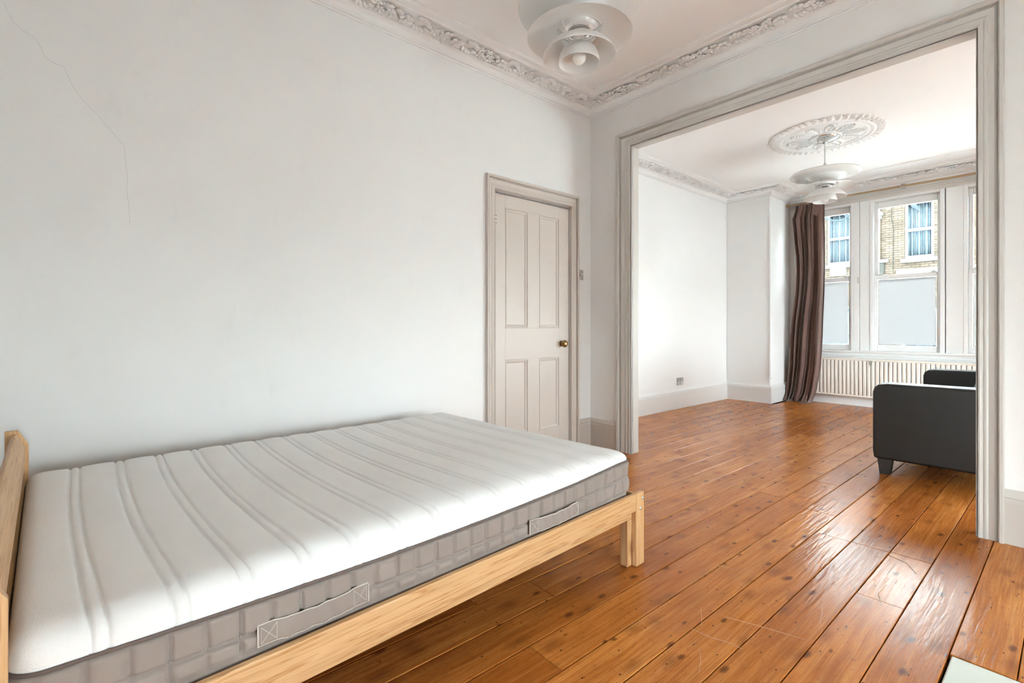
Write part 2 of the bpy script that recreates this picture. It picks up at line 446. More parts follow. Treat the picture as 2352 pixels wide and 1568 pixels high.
# ---- ceilings
ceil = struct(MB().box(-3.42, 1.82, YR - .1, YW2 - .03, ZN, ZN + 0.12).box(-3.42, 1.82, YW2 - .03, 7.75, ZF, ZN + 0.12).build('ceiling', 'ceiling'),
              'smooth white ceilings over both connected rooms', 'ceiling')
MB().box(XB + .25, XBR - .25, 6.985, 7.003, ZF - 0.012, ZF + .01).build('ceiling_bead', 'plaster', ceil)

# ---- walls
DY0, DY1, DZ = 2.215, 3.035, 2.035          # door opening in the left wall
mb = MB()
mb.box(XL - 0.12, XL, YR, DY0, 0, ZN).box(XL - 0.12, XL, DY1, YW, 0, ZN).box(XL - 0.12, XL, DY0, DY1, DZ, ZN).box(XL - 0.12, XL - 0.075, DY0, DY1, 0, DZ)
wl = struct(mb.build('wall_left', 'wall', smooth=0), 'long plain white wall behind the bed with a hairline crack', 'wall')
OX0, OX1, OZ = -2.352, -0.329, 2.49         # clear opening between the rooms
mb = MB()
mb.box(XF - .12, OX0 - .03, YW, YW2, 0, ZN).box(OX1 + .03, 1.82, YW, YW2, 0, ZN).box(OX0 - .03, OX1 + .03, YW, YW2, OZ + .03, ZN)
struct(mb.build('wall_partition', 'wall', smooth=0), 'white partition wall around the wide opening between the rooms', 'wall')
mb = MB(); yc = [YR] + [v_ for g_ in GW for v_ in g_] + [YW]
for q in range(0, len(yc), 2): mb.box(XR, XR + .12, yc[q], yc[q + 1], 0, ZN)
for q0, q1 in GW: mb.box(XR, XR + .12, q0, q1, 0, GWZ0).box(XR, XR + .12, q0, q1, GWZ1, ZN)
struct(mb.build('wall_right', 'wall', smooth=0), 'white wall on the right of the bed room', 'wall')
mb = MB()
mb.box(XL - .12, XA, YA - .1, YA, 0, ZN).box(XA - .1, XA, YR - .2, YA - .1, 0, ZN).box(XA, RWX0, YR - .2, YR, 0, ZN).box(RWX1, XR + .12, YR - .2, YR, 0, ZN).box(RWX0, RWX1, YR - .2, YR, 0, RWZ0).box(RWX0, RWX1, YR - .2, YR, RWZ1, ZN)
struct(mb.build('wall_rear', 'wall', smooth=0), 'white rear wall behind the headboard and camera', 'wall')
struct(MB().box(XF - .12, XF, YW2, YP + .3, 0, ZF).build('wall_front_room_left', 'wall_far', smooth=0), 'bright white left wall of the front room', 'wall')
mb = MB(); mb.box(XRF, XRF + .12, YW2, SWY0, 0, ZF).box(XRF, XRF + .12, SWY1, YP + .3, 0, ZF).box(XRF, XRF + .12, SWY0, SWY1, 0, SWZ0).box(XRF, XRF + .12, SWY0, SWY1, SWZ1, ZF)
struct(mb.build('wall_front_room_right', 'wall_far', smooth=0), 'white right wall of the front room beyond the sofa', 'wall')
mb = MB()
mb.box(XF, XB, YP, YB + .28, 0, ZF)
struct(mb.build('wall_pier_left', 'wall_far', smooth=0, bevel=0.012), 'white pier between front room wall and bay window', 'wall')
struct(MB().box(XBR, XRF + .12, YP, YB + .28, 0, ZF).build('wall_pier_right', 'wall_far', smooth=0), 'white pier on the right side of the bay', 'wall')
WZ0, WZ1 = 0.70, 2.69
mb = MB(); mb.box(XB, XBR, YB, YB + .28, 0, WZ0 - .03).box(XB, XBR, YB, YB + .28, WZ1, ZF)
struct(mb.build('wall_bay', 'wall_far', smooth=0), 'white bay wall below and above the sash windows', 'wall')

# crack and small marks on the left wall
def ribbon(name, pts, w, x, parent, mat):
    mb = MB(); rings = []
    for i, (y, z) in enumerate(pts):
        a = Vector(pts[max(i - 1, 0)]); b = Vector(pts[min(i + 1, len(pts) - 1)]); t = (b - a).normalized(); nn = Vector((-t.y, t.x)) * w / 2
        rings.append([(x, y + nn.x, z + nn.y), (x, y - nn.x, z - nn.y), (x - .001, y - nn.x, z - nn.y), (x - .001, y + nn.x, z + nn.y)])
    mb.loft(rings); return mb.build(name, mat, parent)
cr = [(-.28, 2.326), (-.253, 2.259), (-.225, 2.235), (-.19, 2.217), (-.173, 2.19), (-.158, 2.148), (-.13, 2.135), (-.103, 2.131), (-.09, 2.1), (-.077, 2.062), (-.054, 2.022), (-.02, 1.985), (.012, 1.953), (.03, 1.925), (.062, 1.888), (.097, 1.846), (.101, 1.80), (.109, 1.699), (.106, 1.65), (.114, 1.582), (.118, 1.50)]
ribbon('crack', cr, 0.0013, XL + .0004, wl, 'crack')
ribbon('crack', [(.452, 2.33), (.456, 2.25), (.462, 2.2), (.458, 2.15), (.466, 2.08), (.47, 1.95)], 0.0012, XL + .0004, wl, 'wall')

# ---- skirtings
SK = [(0, 0), (.020, 0), (.020, .178), (.022, .186), (.018, .198), (.021, .204), (.016, .216), (.010, .226), (.004, .234), (0, .236)]
struct(MB().sweep(SK, [(XL, YA), (XL, 2.142)]).build('baseboard_left', 'offwhite'), 'tall moulded off-white skirting along the wall behind the bed', 'skirting')
struct(MB().sweep(SK, [(XL, 3.128), (XL, YW), (-2.492, YW)]).build('baseboard_corner', 'cream'), 'short beige skirting in the corner right of the cupboard door', 'skirting')
struct(MB().sweep([(d, z * 1.09) for d, z in SK], [(-0.233, YW), (XR, YW), (XR, YR)]).build('baseboard_right', 'offwhite'), 'off-white skirting right of the wide opening', 'skirting')
struct(MB().sweep([(d, z * 1.04) for d, z in SK], [(XF, YW2), (XF, YP), (XB, YP), (XB, YB), (XBR, YB), (XBR, YP), (XRF, YP), (XRF, YW2)]).build('baseboard_front', 'white_gloss'),
       'tall white skirting round the front room and bay', 'skirting')

# ---- cornices with plaster flowers
CP = [(0, 0), (.010, 0), (.013, .006), (.010, .012), (.018, .014), (.020, .022), (.016, .026), (.020, .032), (.026, .046), (.040, .058), (.052, .061), (.060, .060), (.062, .065), (.068, .066),
      (.072, .071), (.180, .080), (.184, .076), (.196, .077), (.200, .083), (.222, .083), (.240, .088), (.244, .093), (.252, .093), (.252, .1), (0, .1)]
def cornice(name, path, zc, label):
    mb = MB().sweep([(d, zc - .1 + h) for d, h in CP], path, closed=True)
    return struct(mb.build(name, 'plaster', smooth=28), label, 'cornice')
def flower_unit(seed):
    """one garland repeat, ~0.37 long on x, hanging below z = 0, y across the band"""
    rg = random.Random(seed); mb = MB()
    def petal(cx, cy, cz, L, Wd, T, az, tilt):
        rot = Matrix.Rotation(az, 3, 'Z') @ Matrix.Rotation(tilt, 3, 'Y')
        mb.ball(Vector((cx, cy, cz)) + rot @ Vector((L * .55, 0, 0)), (L * .6, Wd, T), 7, 4, rot)
    def flower(cx, cy, cz, s, n=5):
        a0 = rg.uniform(0, 6.28)
        for i in range(n): petal(cx, cy, cz, s, s * .36, s * .24, a0 + 6.283 * i / n, 0.35)
        mb.ball((cx, cy, cz - s * .34), (s * .24, s * .24, s * .2), 6, 4)
    flower(-.095, .0, -.016, .046, 6)                        # rosette
    for i in range(5): petal(-.095, .0, -.030, .024, .013, .008, i * 1.256, .6)
    for sgn in (-1, 1):                                       # scroll leaves
        for q in range(4):
            petal(-.035 + q * .020, sgn * (.012 + .020 * math.sin(.5 + q * .8)), -.010, .040, .014, .013, sgn * (1.1 - q * .35), .3)
    for cx, cy, s in ((.052, -.024, .027), (.070, .026, .029), (.098, -.010, .031), (.120, .030, .025), (.134, -.030, .027), (.160, .004, .029)):
        flower(cx, cy, -.012 + rg.uniform(-.008, .002), s)
    for i in range(7):                                        # leaves at the joint to the next repeat
        petal(.178 - .345 * (i % 2) + rg.uniform(-.01, .02), rg.uniform(-.040, .040), -.008, .042, .015, .010, rg.uniform(0, 6.28), .3)
    return mb.mesh('floral_cluster', 60)
FU = [flower_unit(3), flower_unit(5)]
for m in FU: m.materials.append(MT['plaster'])
def garland(parent, a, b, zc, inward, n, flip=False, inset0=0.10, inset1=0.10):
    a = Vector(a); b = Vector(b); t = (b - a).normalized(); nn = Vector(inward).normalized()
    L = (b - a).length - inset0 - inset1
    for i in range(n):
        p = a + t * (inset0 + L * (i + .5) / n) + nn * 0.126
        ang = math.atan2(t.y, t.x)
        part_of(FU[i % 2], 'floral_cluster', parent, (p.x, p.y, zc - .1 + .080), (0, 0, ang), (L / n / .355, 1.12 if (t.x * nn.y - t.y * nn.x) > 0 else -1.12, .95))
c1 = cornice('trim_1', [(XL, YA), (XL, YW), (XR, YW), (XR, YR), (XA, YR), (XA, YA)], ZN, 'white plaster cornice with flower garland round the bed room ceiling')
garland(c1, (XL, -.6), (XL, YW), ZN, (1, 0), 10)
garland(c1, (XL, YW), (.165, YW), ZN, (0, -1), 8, False, .1, 0)
c2 = cornice('trim_2', [(XF, YW2), (XF, YP), (XB, YP), (XB, YB), (XBR, YB), (XBR, YP), (XRF, YP), (XRF, YW2)], ZF, 'white plaster cornice with flower garland round the front room and bay')
garland(c2, (XF, YW2), (XF, YP), ZF, (1, 0), 9)
garland(c2, (XF, YP), (XB, YP), ZF, (0, -1), 2, False, .09, -.14)
garland(c2, (XB, YP), (XB, YB), ZF, (1, 0), 2, False, -.05, .1)
garland(c2, (XB, YB), (XBR, YB), ZF, (0, -1), 7)
garland(c2, (XF, YW2), (XRF, YW2), ZF, (0, 1), 9)

# ---- architraves: lerp between an outer and an inner outline
def architrave(name, outer, inner, prof, to3, mat, parent=None):
    """outer/inner: [(a, z0), (a, ztop), (b, ztop), (b, z0)]; prof: (t, h)"""
    mb = MB(); rings = []
    for (ox, oz), (ix, iz) in zip(outer, inner):
        rings.append([to3(ox + (ix - ox) * t, oz + (iz - oz) * t, h) for t, h in prof])
    mb.loft(rings); return mb.build(name, mat, parent, smooth=30)
AP = [(0, 0), (0, .030), (.03, .033), (.15, .033), (.19, .028), (.20, .010), (.22, .009), (.26, .016), (.34, .021), (.46, .018), (.55, .015), (.62, .020), (.70, .019), (.72, .016), (.80, .018), (.86, .023), (.92, .021), (.94, .010), (.97, .010), (1, .018), (1, -.02), (0, 0)][:-1]
arch = architrave('trim_3', [(-2.498, 0), (-2.498, 2.61), (-.231, 2.61), (-.231, 0)], [(OX0, 0), (OX0, OZ), (OX1, OZ), (OX1, 0)], [(t, max(h, 0)) for t, h in AP],
           lambda a, z, h: (a, YW - h, z), 'offwhite')
struct(arch, 'wide moulded beige-white architrave framing the opening between rooms', 'architrave')
mb = MB(); J = YW2 + .02
mb.box(OX0 - .028, OX0, YW - .01, J, 0, OZ).box(OX1, OX1 + .028, YW - .01, J, 0, OZ).box(OX0 - .028, OX1 + .028, YW - .01, J, OZ, OZ + .028)
mb.build('jamb_lining', 'offwhite', arch, smooth=0, bevel=.004)
architrave('far_architrave', [(-2.49, 0), (-2.49, 2.61), (-.20, 2.61), (-.20, 0)], [(OX0 - .012, 0), (OX0 - .012, OZ + .012), (OX1 + .012, OZ + .012), (OX1 + .012, 0)], [(t, max(h, 0) * .8) for t, h in AP],
           lambda a, z, h: (a, YW2 + h, z), 'white_gloss', arch)

# ---- cupboard door in the left wall
door = struct(empty('door_1', (XL, (DY0 + DY1) / 2, 0)), 'beige four-panel cupboard door with brass knob behind the bed foot', 'door')
architrave('door_casing', [(2.142, 0), (2.142, 2.14), (3.13, 2.14), (3.13, 0)], [(2.222, 0), (2.222, 2.036), (3.034, 2.036), (3.034, 0)], [(t, max(h, 0) * .9) for t, h in AP],
           lambda a, z, h: (XL + h, a, z), 'cream', door)
xf = XL - 0.006; xt = xf - .035
ly0, ly1, lz0, lz1 = 2.2265, 3.030, 0.012, 2.020
pan = [(2.335, 2.568, 1.02, 1.927), (2.688, 2.918, 1.02, 1.927), (2.335, 2.568, .205, .782), (2.688, 2.918, .205, .782)]
mb = MB()
mb.box(xt, xf, ly0, 2.335, lz0, lz1).box(xt, xf, 2.918, ly1, lz0, lz1).box(xt, xf, 2.568, 2.688, .205, .782).box(xt, xf, 2.568, 2.688, 1.02, 1.927)
mb.box(xt, xf, 2.335, 2.918, 1.927, lz1).box(xt, xf, 2.335, 2.918, .782, 1.02).box(xt, xf, 2.335, 2.918, lz0, .205)
leaf = mb.build('door_leaf', 'cream', door, smooth=0, bevel=.0012)
for y0, y1, z0, z1 in pan:
    pn = MB().box(xt + .004, xf - .015, y0 - .006, y1 + .006, z0 - .006, z1 + .006).build('door_panel', 'cream', door, smooth=0)
    w = .028; prof = [(0, -.002), (.08, .003), (.3, .004), (.42, -.003), (.6, -.004), (.85, -.010), (1, -.014), (1, -.02), (0, -.02)]
    mb = MB(); oc = [(y0, z0), (y0, z1), (y1, z1), (y1, z0)]; ic = [(y0 + w, z0 + w), (y0 + w, z1 - w), (y1 - w, z1 - w), (y1 - w, z0 + w)]
    rings = [[(xf + h, o[0] + (i[0] - o[0]) * t, o[1] + (i[1] - o[1]) * t) for t, h in prof] for o, i in zip(oc, ic)]
    mb.loft(rings, closed_path=True); mb.build('panel_moulding', 'cream', pn, smooth=30)
MB().box(XL - .07, XL - .045, ly0 - .03, ly1 + .03, 0, 2.06).build('door_rebate', 'dark_gap', door, smooth=0)
kn = MB(); prof = [(.0, .062), (.012, .062), (.022, .058), (.029, .048), (.030, .040), (.026, .030), (.014, .024), (.011, .016), (.012, .008), (.020, .005), (.024, .003), (.024, 0), (0, 0)]
rings = [[(xf + z, 2.939 + r * math.cos(2 * math.pi * i / 20), .891 + r * math.sin(2 * math.pi * i / 20)) for r, z in prof] for i in range(20)]
kn.loft(rings, closed_ring=False, closed_path=True); knob = kn.build('door_knob', 'brass', door, smooth=40); knob['label'] = 'round aged brass knob'
for hz in (1.82, .28):
    hb = MB().tube([(XL + .012, 2.222, hz - .04), (XL + .012, 2.222, hz + .04)], .007, 8)
    hb.box(xf - .002, XL + .008, 2.222, 2.240, hz - .04, hz + .04)
    hg = hb.build('hinge', 'cream', door, smooth=40)
    for q in (-.028, 0, .028): MB().box(XL + .006, XL + .0205, 2.2125, 2.2315, hz + q - .0012, hz + q + .0012).build('hinge_joint', 'dark_gap', hg, smooth=0)

# ---- light switch and socket
sw = tag(empty('light_switch', (XL, 3.166, 1.478)), 'square steel dimmer switch plate between cupboard door and corner', 'switch')
MB().box(XL + .0005, XL + .006, 3.128, 3.204, 1.434, 1.522).build('switch_plate', 'steel', sw, smooth=0, bevel=.002)
prof = [(0, .026), (.012, .026), (.015, .022), (.015, .008), (.017, .006), (0, .006)]
rg_ = [[(XL + z, 3.166 + r * math.cos(2 * math.pi * i / 18), 1.478 + r * math.sin(2 * math.pi * i / 18)) for r, z in prof] for i in range(18)]
MB().loft(rg_, closed_ring=False, closed_path=True).build('dimmer_knob', 'chrome', sw)
so = tag(empty('wall_socket', (XF, 5.637, .339)), 'steel double wall socket with white switches above the front room skirting', 'socket')
MB().box(XF + .0005, XF + .007, 5.564, 5.710, .293, .386).build('socket_plate', 'steel', so, smooth=0, bevel=.002)
for yy in (5.602, 5.672):
    MB().box(XF + .006, XF + .012, yy - .009, yy + .009, .352, .374).build('rocker', 'plastic', so, smooth=0, bevel=.002)
    MB().box(XF + .006, XF + .009, yy - .022, yy + .022, .298, .342).build('outlet_insert', 'plastic', so, smooth=0, bevel=.003)
    mb = MB().box(XF + .0085, XF + .0095, yy - .003, yy + .003, .326, .336)
    for s in (-1, 1): mb.box(XF + .0085, XF + .0095, yy + s * .011 - .0035, yy + s * .011 + .0035, .309, .314)
    mb.build('pin_hole', 'black', so, smooth=0)

# ---- hearth stone
hs = tag(MB().box(HX0 + .004, HX1, HY0 + .004, HY1 - .004, -.034, -.002).build('hearth_slab', 'hearth', smooth=0, bevel=.004), 'pale painted stone hearth slab set into the floorboards', 'hearth')

# ================================================================== windows
def sash_window(name, x0, x1, label, film=True):
    """box sash filling x0..x1; upper pane clear, lower pane with film"""
    w = struct(empty(name, ((x0 + x1) / 2, YB + .05, WZ0)), label, 'window')
    st = .052; y = YB + .045
    gz = [(.795, 1.632), (1.692, 2.552)]
    # frame
    MB().box(x0 - .02, x0 + .018, YB + .005, YB + .16, WZ0 - .0, WZ1).box(x1 - .018, x1 + .02, YB + .005, YB + .16, WZ0, WZ1).box(x0 + .018, x1 - .018, YB + .005, YB + .16, 2.632, WZ1).build('window_frame', 'white_gloss', w, smooth=0, bevel=.004)
    a, b = x0 + .018, x1 - .018
    for nm, z0, z1, yy, bot, top in (('lower_sash', .722, 1.690, y, .073, .055), ('upper_sash', 1.634, 2.632, y + .045, .055, .08)):
        mb = MB(); s = st - .018
        mb.box(a, a + s, yy, yy + .042, z0, z1).box(b - s, b, yy, yy + .042, z0, z1).box(a + s, b - s, yy, yy + .042, z0, z0 + bot).box(a + s, b - s, yy, yy + .042, z1 - top, z1)
        sh = mb.build(nm, 'white_gloss', w, smooth=0, bevel=.005)
        MB().box(a + s - .004, b - s + .004, yy + .020, yy + .024, z0 + bot - .004, z1 - top + .004).build('pane', 'glass', sh, smooth=0)
        if film and nm == 'lower_sash':
            MB().box(a + s + .012, b - s - .014, yy + .0165, yy + .0175, z0 + bot + .012, z1 - top - .003).build('frosted_film', 'film', sh, smooth=0)
        if nm == 'lower_sash':
            for q in (.10, .90):
                fx = a + (b - a) * q
                MB().box(fx - .022, fx + .022, yy - .004, yy + .03, z1, z1 + .012).ball((fx, yy + .01, z1 + .016), (.014, .012, .008), 8, 5).build('sash_fastener', 'steel', sh, smooth=40)
    return w
w1 = sash_window('window_1', -2.585, -1.942, 'white sash window with frosted lower pane beside the brown curtain')
w2 = sash_window('window_2', -1.734, -1.050, 'white sash window with frosted lower pane, in the middle of the bay')
w3 = sash_window('window_3', -.842, -.200, 'narrowly seen white sash window at the right end of the bay')
# bay joinery: mullion boards with a dark slot, head, jambs, sill board
mb = MB()
for p0, p1 in ((-1.862, -1.734), (-1.016, -.842)): mb.box(p0, p1, YB + .012, YB + .17, WZ0, WZ1 - .02)
mb.box(-1.942, -1.935, YB + .03, YB + .17, WZ0, WZ1 - .02).box(-1.929, -1.866, YB + .004, YB + .17, WZ0, WZ1 - .02)
mb.box(-1.050, -1.024, YB + .006, YB + .17, WZ0, WZ1 - .02)
mb.box(XB, -2.605, YB + .01, YB + .17, WZ0, WZ1).box(-.18, XBR, YB + .01, YB + .17, WZ0, WZ1)
bay = struct(mb.build('trim_4', 'white_gloss', smooth=0, bevel=.004), 'white joinery boards, sill and casing round the bay sashes', 'window trim')
MB().box(-1.936, -1.928, YB + .05, YB + .1, WZ0, WZ1 - .02).box(-1.025, -1.015, YB + .05, YB + .1, WZ0, WZ1 - .02).box(-1.867, -1.861, YB + .05, YB + .1, WZ0, WZ1 - .02).build('mullion_slot', 'dark_gap', bay, smooth=0)
mb = MB(); mb.prism([(YB - .052, .700), (YB - .056, .710), (YB - .052, .722), (YB + .2, .722), (YB + .2, .690), (YB - .030, .690), (YB - .046, .692)], XB + .002, XBR - .002, 0)
mb.build('window_sill', 'white_gloss', bay, smooth=30)
MB().prism([(YB, .645), (YB - .018, .645), (YB - .020, .655), (YB - .014, .664), (YB - .014, .690), (YB, .690)], XB + .002, XBR - .002, 0).build('sill_apron', 'white_gloss', bay, smooth=30)
mb = MB(); mb.prism([(YB + .17, 2.66), (YB - .002, 2.66), (YB - .010, 2.672), (YB - .010, 2.70), (YB - .022, 2.705), (YB - .022, 2.722), (YB - .012, 2.728), (YB - .012, 2.75), (YB, 2.755), (YB + .17, 2.755)], XB + .002, XBR - .002, 0)
mb.build('head_casing', 'offwhite', bay, smooth=30)
for x0, x1 in ((XB, XB + .085), (XBR - .085, XBR)):
    mb = MB(); mb.box(x0 + .001, x1, YB - .018, YB + .012, .24, 2.66).box(x0 + .012, x1 - .02, YB - .026, YB - .018, .24, 2.66); mb.build('jamb_casing', 'offwhite', bay, smooth=0, bevel=.004)
MB().box(-1.884, -1.872, YB - .001, YB + .006, 1.60, 1.685).build('sash_pulley', 'steel', bay, smooth=0, bevel=.002)
# corner bead on the pier arris
MB().tube([(XB + .004, YP - .004, .345), (XB + .004, YP - .004, 2.55)], .014, 12).add([], []).build('corner_bead', 'wall_far', bay)
MB().ball((XB + .004, YP - .004, .345), (.022, .022, .012), 10, 6).build('bead_stop', 'wall_far', bay)

# unseen window opening added behind the camera for light on the mattress edge
rw = struct(empty('window_4', ((RWX0 + RWX1) / 2, YR - .12, RWZ0)), 'tall narrow unseen window added for light in the rear wall behind the camera', 'window')
mb = MB(); f = .06; y0, y1 = YR - .16, YR - .08
mb.box(RWX0, RWX0 + f, y0, y1, RWZ0, RWZ1).box(RWX1 - f, RWX1, y0, y1, RWZ0, RWZ1).box(RWX0 + f, RWX1 - f, y0, y1, RWZ0, RWZ0 + f).box(RWX0 + f, RWX1 - f, y0, y1, RWZ1 - f, RWZ1)
mb.box(RWX0 + f, RWX1 - f, y0, y1, 1.38, 1.44)
mb.build('window_frame', 'white_gloss', rw, smooth=0, bevel=.004)

for wn, (q0, q1) in enumerate(GW):  # frames of the unseen openings added for daylight from the right
    gw = struct(empty('window_%d' % (6 + wn), (XR + .06, (q0 + q1) / 2, GWZ0)), ('unseen slim window added for light in the right wall beside the camera', 'unseen slim window added for light in the right wall near the partition')[wn], 'window')
    mb = MB(); f = .03; x0, x1 = XR + .02, XR + .09
    mb.box(x0, x1, q0, q0 + f, GWZ0, GWZ1).box(x0, x1, q1 - f, q1, GWZ0, GWZ1).box(x0, x1, q0 + f, q1 - f, GWZ0, GWZ0 + f).box(x0, x1, q0 + f, q1 - f, GWZ1 - f, GWZ1)
    mb.build('window_frame', 'white_gloss', gw, smooth=0, bevel=.004)
sw5 = struct(empty('window_5', (XRF + .06, (SWY0 + SWY1) / 2, SWZ0)), 'unseen side window added for light in the right wall of the front room', 'window')
mb = MB(); f = .05; x0, x1 = XRF + .02, XRF + .09
mb.box(x0, x1, SWY0, SWY0 + f, SWZ0, SWZ1).box(x0, x1, SWY1 - f, SWY1, SWZ0, SWZ1).box(x0, x1, SWY0 + f, SWY1 - f, SWZ0, SWZ0 + f).box(x0, x1, SWY0 + f, SWY1 - f, SWZ1 - f, SWZ1)
mb.build('window_frame', 'white_gloss', sw5, smooth=0, bevel=.004)


# ================================================================== curtain, rod, radiator
RODY, RODZ = 7.45, 2.742
rod = tag(empty('curtain_rod', ((XB + XBR) / 2, RODY, RODZ)), 'long brass curtain rod across the top of the bay window', 'curtain rod')
MB().tube([(XB + .004, RODY, RODZ), (XBR - .004, RODY, RODZ)], .0125, 14).build('rod_tube', 'rod', rod)
MB().tube([(XB + .001, RODY, RODZ), (XB + .05, RODY, RODZ)], .019, 14).build('end_socket', 'rod', rod)
MB().tube([(XBR - .05, RODY, RODZ), (XBR - .001, RODY, RODZ)], .019, 14).build('end_socket', 'rod', rod)
mb = MB(); bx = -1.405
mb.tube([(bx, YB - .012, RODZ + .02), (bx, RODY + .02, RODZ + .024), (bx, RODY, RODZ + .018)], .007, 8).box(bx - .02, bx + .02, YB - .03, YB - .012, RODZ - .02, RODZ + .05)
ring = [(bx, RODY + .018 * math.cos(t), RODZ + .018 * math.sin(t)) for t in [i * math.pi / 8 for i in range(17)]]
mb.tube(ring, .006, 8); mb.build('rod_bracket', 'steel', rod)

def interp(tab, z):
    for (z0, a), (z1, b) in zip(tab[:-1], tab[1:]):
        if z0 <= z <= z1: return a + (b - a) * (z - z0) / (z1 - z0)
    return tab[0][1] if z < tab[0][0] else tab[-1][1]
cur = tag(empty('curtain', (-2.45, 7.36, 0)), 'long brown velvet curtain gathered at the left of the bay window', 'curtain')
def px_x(px, y): # plan x on depth y seen at image column px of the 2352 wide frame
    k = (px - 1176) / F_PX; a = R(YAW); dx = -math.sin(a) + math.cos(a) * k; dy = math.cos(a) + math.sin(a) * k; return dx / dy * y
CY = 7.36
left_px = [(0, 1800), (.05, 1800), (.20, 1804), (.5, 1809), (.9, 1812), (1.2, 1818), (1.5, 1826), (1.8, 1829), (2.0, 1828), (2.2, 1824), (2.35, 1822), (2.52, 1819), (2.58, 1823), (2.66, 1827), (2.70, 1827)]
right_px = [(0, 1864), (.05, 1866), (.20, 1872), (.5, 1881), (.9, 1886), (1.2, 1888), (1.5, 1891), (1.8, 1893), (2.2, 1894), (2.70, 1894)]
NS, NZ = 240, 90
rings = []
rc = random.Random(4)
ph = [rc.uniform(0, 6.28) for _ in range(8)]
for i in range(NZ + 1):
    z = 2.705 * (i / NZ)
    xl = px_x(interp(left_px, z), CY); xr = px_x(interp(right_px, z), CY)
    hz = z / 2.7
    row = []
    for j in range(NS + 1):
        s = j / NS
        fold = math.sin(2 * math.pi * (8.5 * s + .35 * math.sin(2.6 * s * 3.14 + ph[0] + 1.3 * (1 - hz))) + ph[1]) * .040
        fold += math.sin(2 * math.pi * 15.3 * s + ph[2] + 1.6 * hz) * .007 + math.sin(2 * math.pi * 5.3 * s * s + ph[4] + 2.2 * hz) * .018
        fold += math.sin(2 * math.pi * 3.1 * s + ph[3] - 1.1 * hz) * .022
        lat = math.cos(2 * math.pi * (8.5 * s) + ph[1]) * .010
        amp = .45 + .55 * min(1, (2.705 - z) / .5)
        if z > 2.62: fold += math.sin(2 * math.pi * 30 * s) * .006
        yy = CY + fold * amp
        xx = xl + (xr - xl) * s + lat * (1 if 0.04 < s < .96 else 0)
        zz = z
        if z < .10:                                          # hem spreads on the floor
            k = (0.10 - z) / .10
            yy -= k * (.05 + .05 * math.sin(9 * s + 1)); xx += k * .02 * math.sin(17 * s); zz = max(.006, z * (1 - .3 * k) + .010 + .012 * math.sin(23 * s) * k)
        row.append((xx, yy, zz))
    rings.append(row)
cb = MB().loft(rings, closed_ring=False).build('curtain_cloth', 'velvet', cur, smooth=180, solid=.004)
# turned-over leading corner showing the lining
p0 = (px_x(1878, 7.30), 7.295, 2.665)
MB().add([p0, (px_x(1887.5, 7.28), 7.275, 2.615), (px_x(1872, 7.29), 7.285, 2.645), (px_x(1880, 7.30), 7.30, 2.60)], [(0, 1, 2), (1, 3, 2)]).build('lining_corner', 'lining', cur, smooth=0, solid=.003)
MB().add([(px_x(1872, 7.29), 7.280, 2.70), (px_x(1879, 7.28), 7.27, 2.665), (px_x(1887.5, 7.27), 7.265, 2.613), (px_x(1877, 7.27), 7.262, 2.50), (px_x(1868, 7.28), 7.272, 2.53)], [(0, 1, 4), (1, 2, 3), (1, 3, 4)]).build('turned_corner', 'velvet', cur, smooth=0, solid=.004)
for i in range(9):
    x = px_x(1830, 7.45) + i * .026
    ring = [(x, RODY + .02 * math.cos(t), RODZ - .004 + .02 * math.sin(t)) for t in [q * math.pi / 8 for q in range(17)]]
    ob = MB().tube(ring, .0028, 6).build('curtain_ring', 'rod', cur)

RX0, RX1, RY = -2.50, -.55, 7.44
rad = tag(empty('radiator', ((RX0 + RX1) / 2, RY + .05, .125)), 'long low cream panel radiator under the bay window', 'radiator')
mb = MB(); pitch = .0445; n = int((RX1 - RX0 - .06) / pitch); prof = []
x = RX0; prof.append((x, RY + .012)); x += .03
for i in range(n):
    b = RX0 + .03 + i * pitch
    prof += [(b + .003, RY + .012), (b + .008, RY + .0085), (b + .014, RY + .006), (b + .030, RY + .006), (b + .036, RY + .0085), (b + .041, RY + .012)]
prof.append((RX1, RY + .012))
zs = [(.150, 1.0), (.160, 0.0), (.580, 0.0), (.592, 1.0)]
rings = [[(px, RY + .012 if k else py, z) for px, py in prof] for z, k in zs]
mb.loft(rings, closed_ring=False)
mb.box(RX0, RX1, RY + .012, RY + .020, .132, .612)
mb.tube([(RX0, RY + .016, .136), (RX1, RY + .016, .136)], .011, 8).tube([(RX0, RY + .016, .606), (RX1, RY + .016, .606)], .011, 8)
mb.build('front_panel', 'radiator', rad, smooth=30)
MB().box(RX0 + .01, RX1 - .01, RY + .02, RY + .09, .15, .60).build('convector', 'radiator', rad, smooth=0)
MB().box(RX0, RX1, RY + .006, RY + .098, .612, .620).build('top_grille', 'radiator', rad, smooth=0, bevel=.002)
for xx in (RX0 + .02, RX1 - .02): MB().tube([(xx, RY + .06, .0), (xx, RY + .06, .16)], .0075, 8).build('pipe', 'white_gloss', rad)
mb = MB(); mb.box(-1.73, -1.70, RY - .003, RY + .004, .575, .605).prism([(-1.728, .578), (-1.702, .578), (-1.715, .535)], RY - .003, RY + .002, 1); mb.build('wall_clip', 'steel', rad, smooth=0)

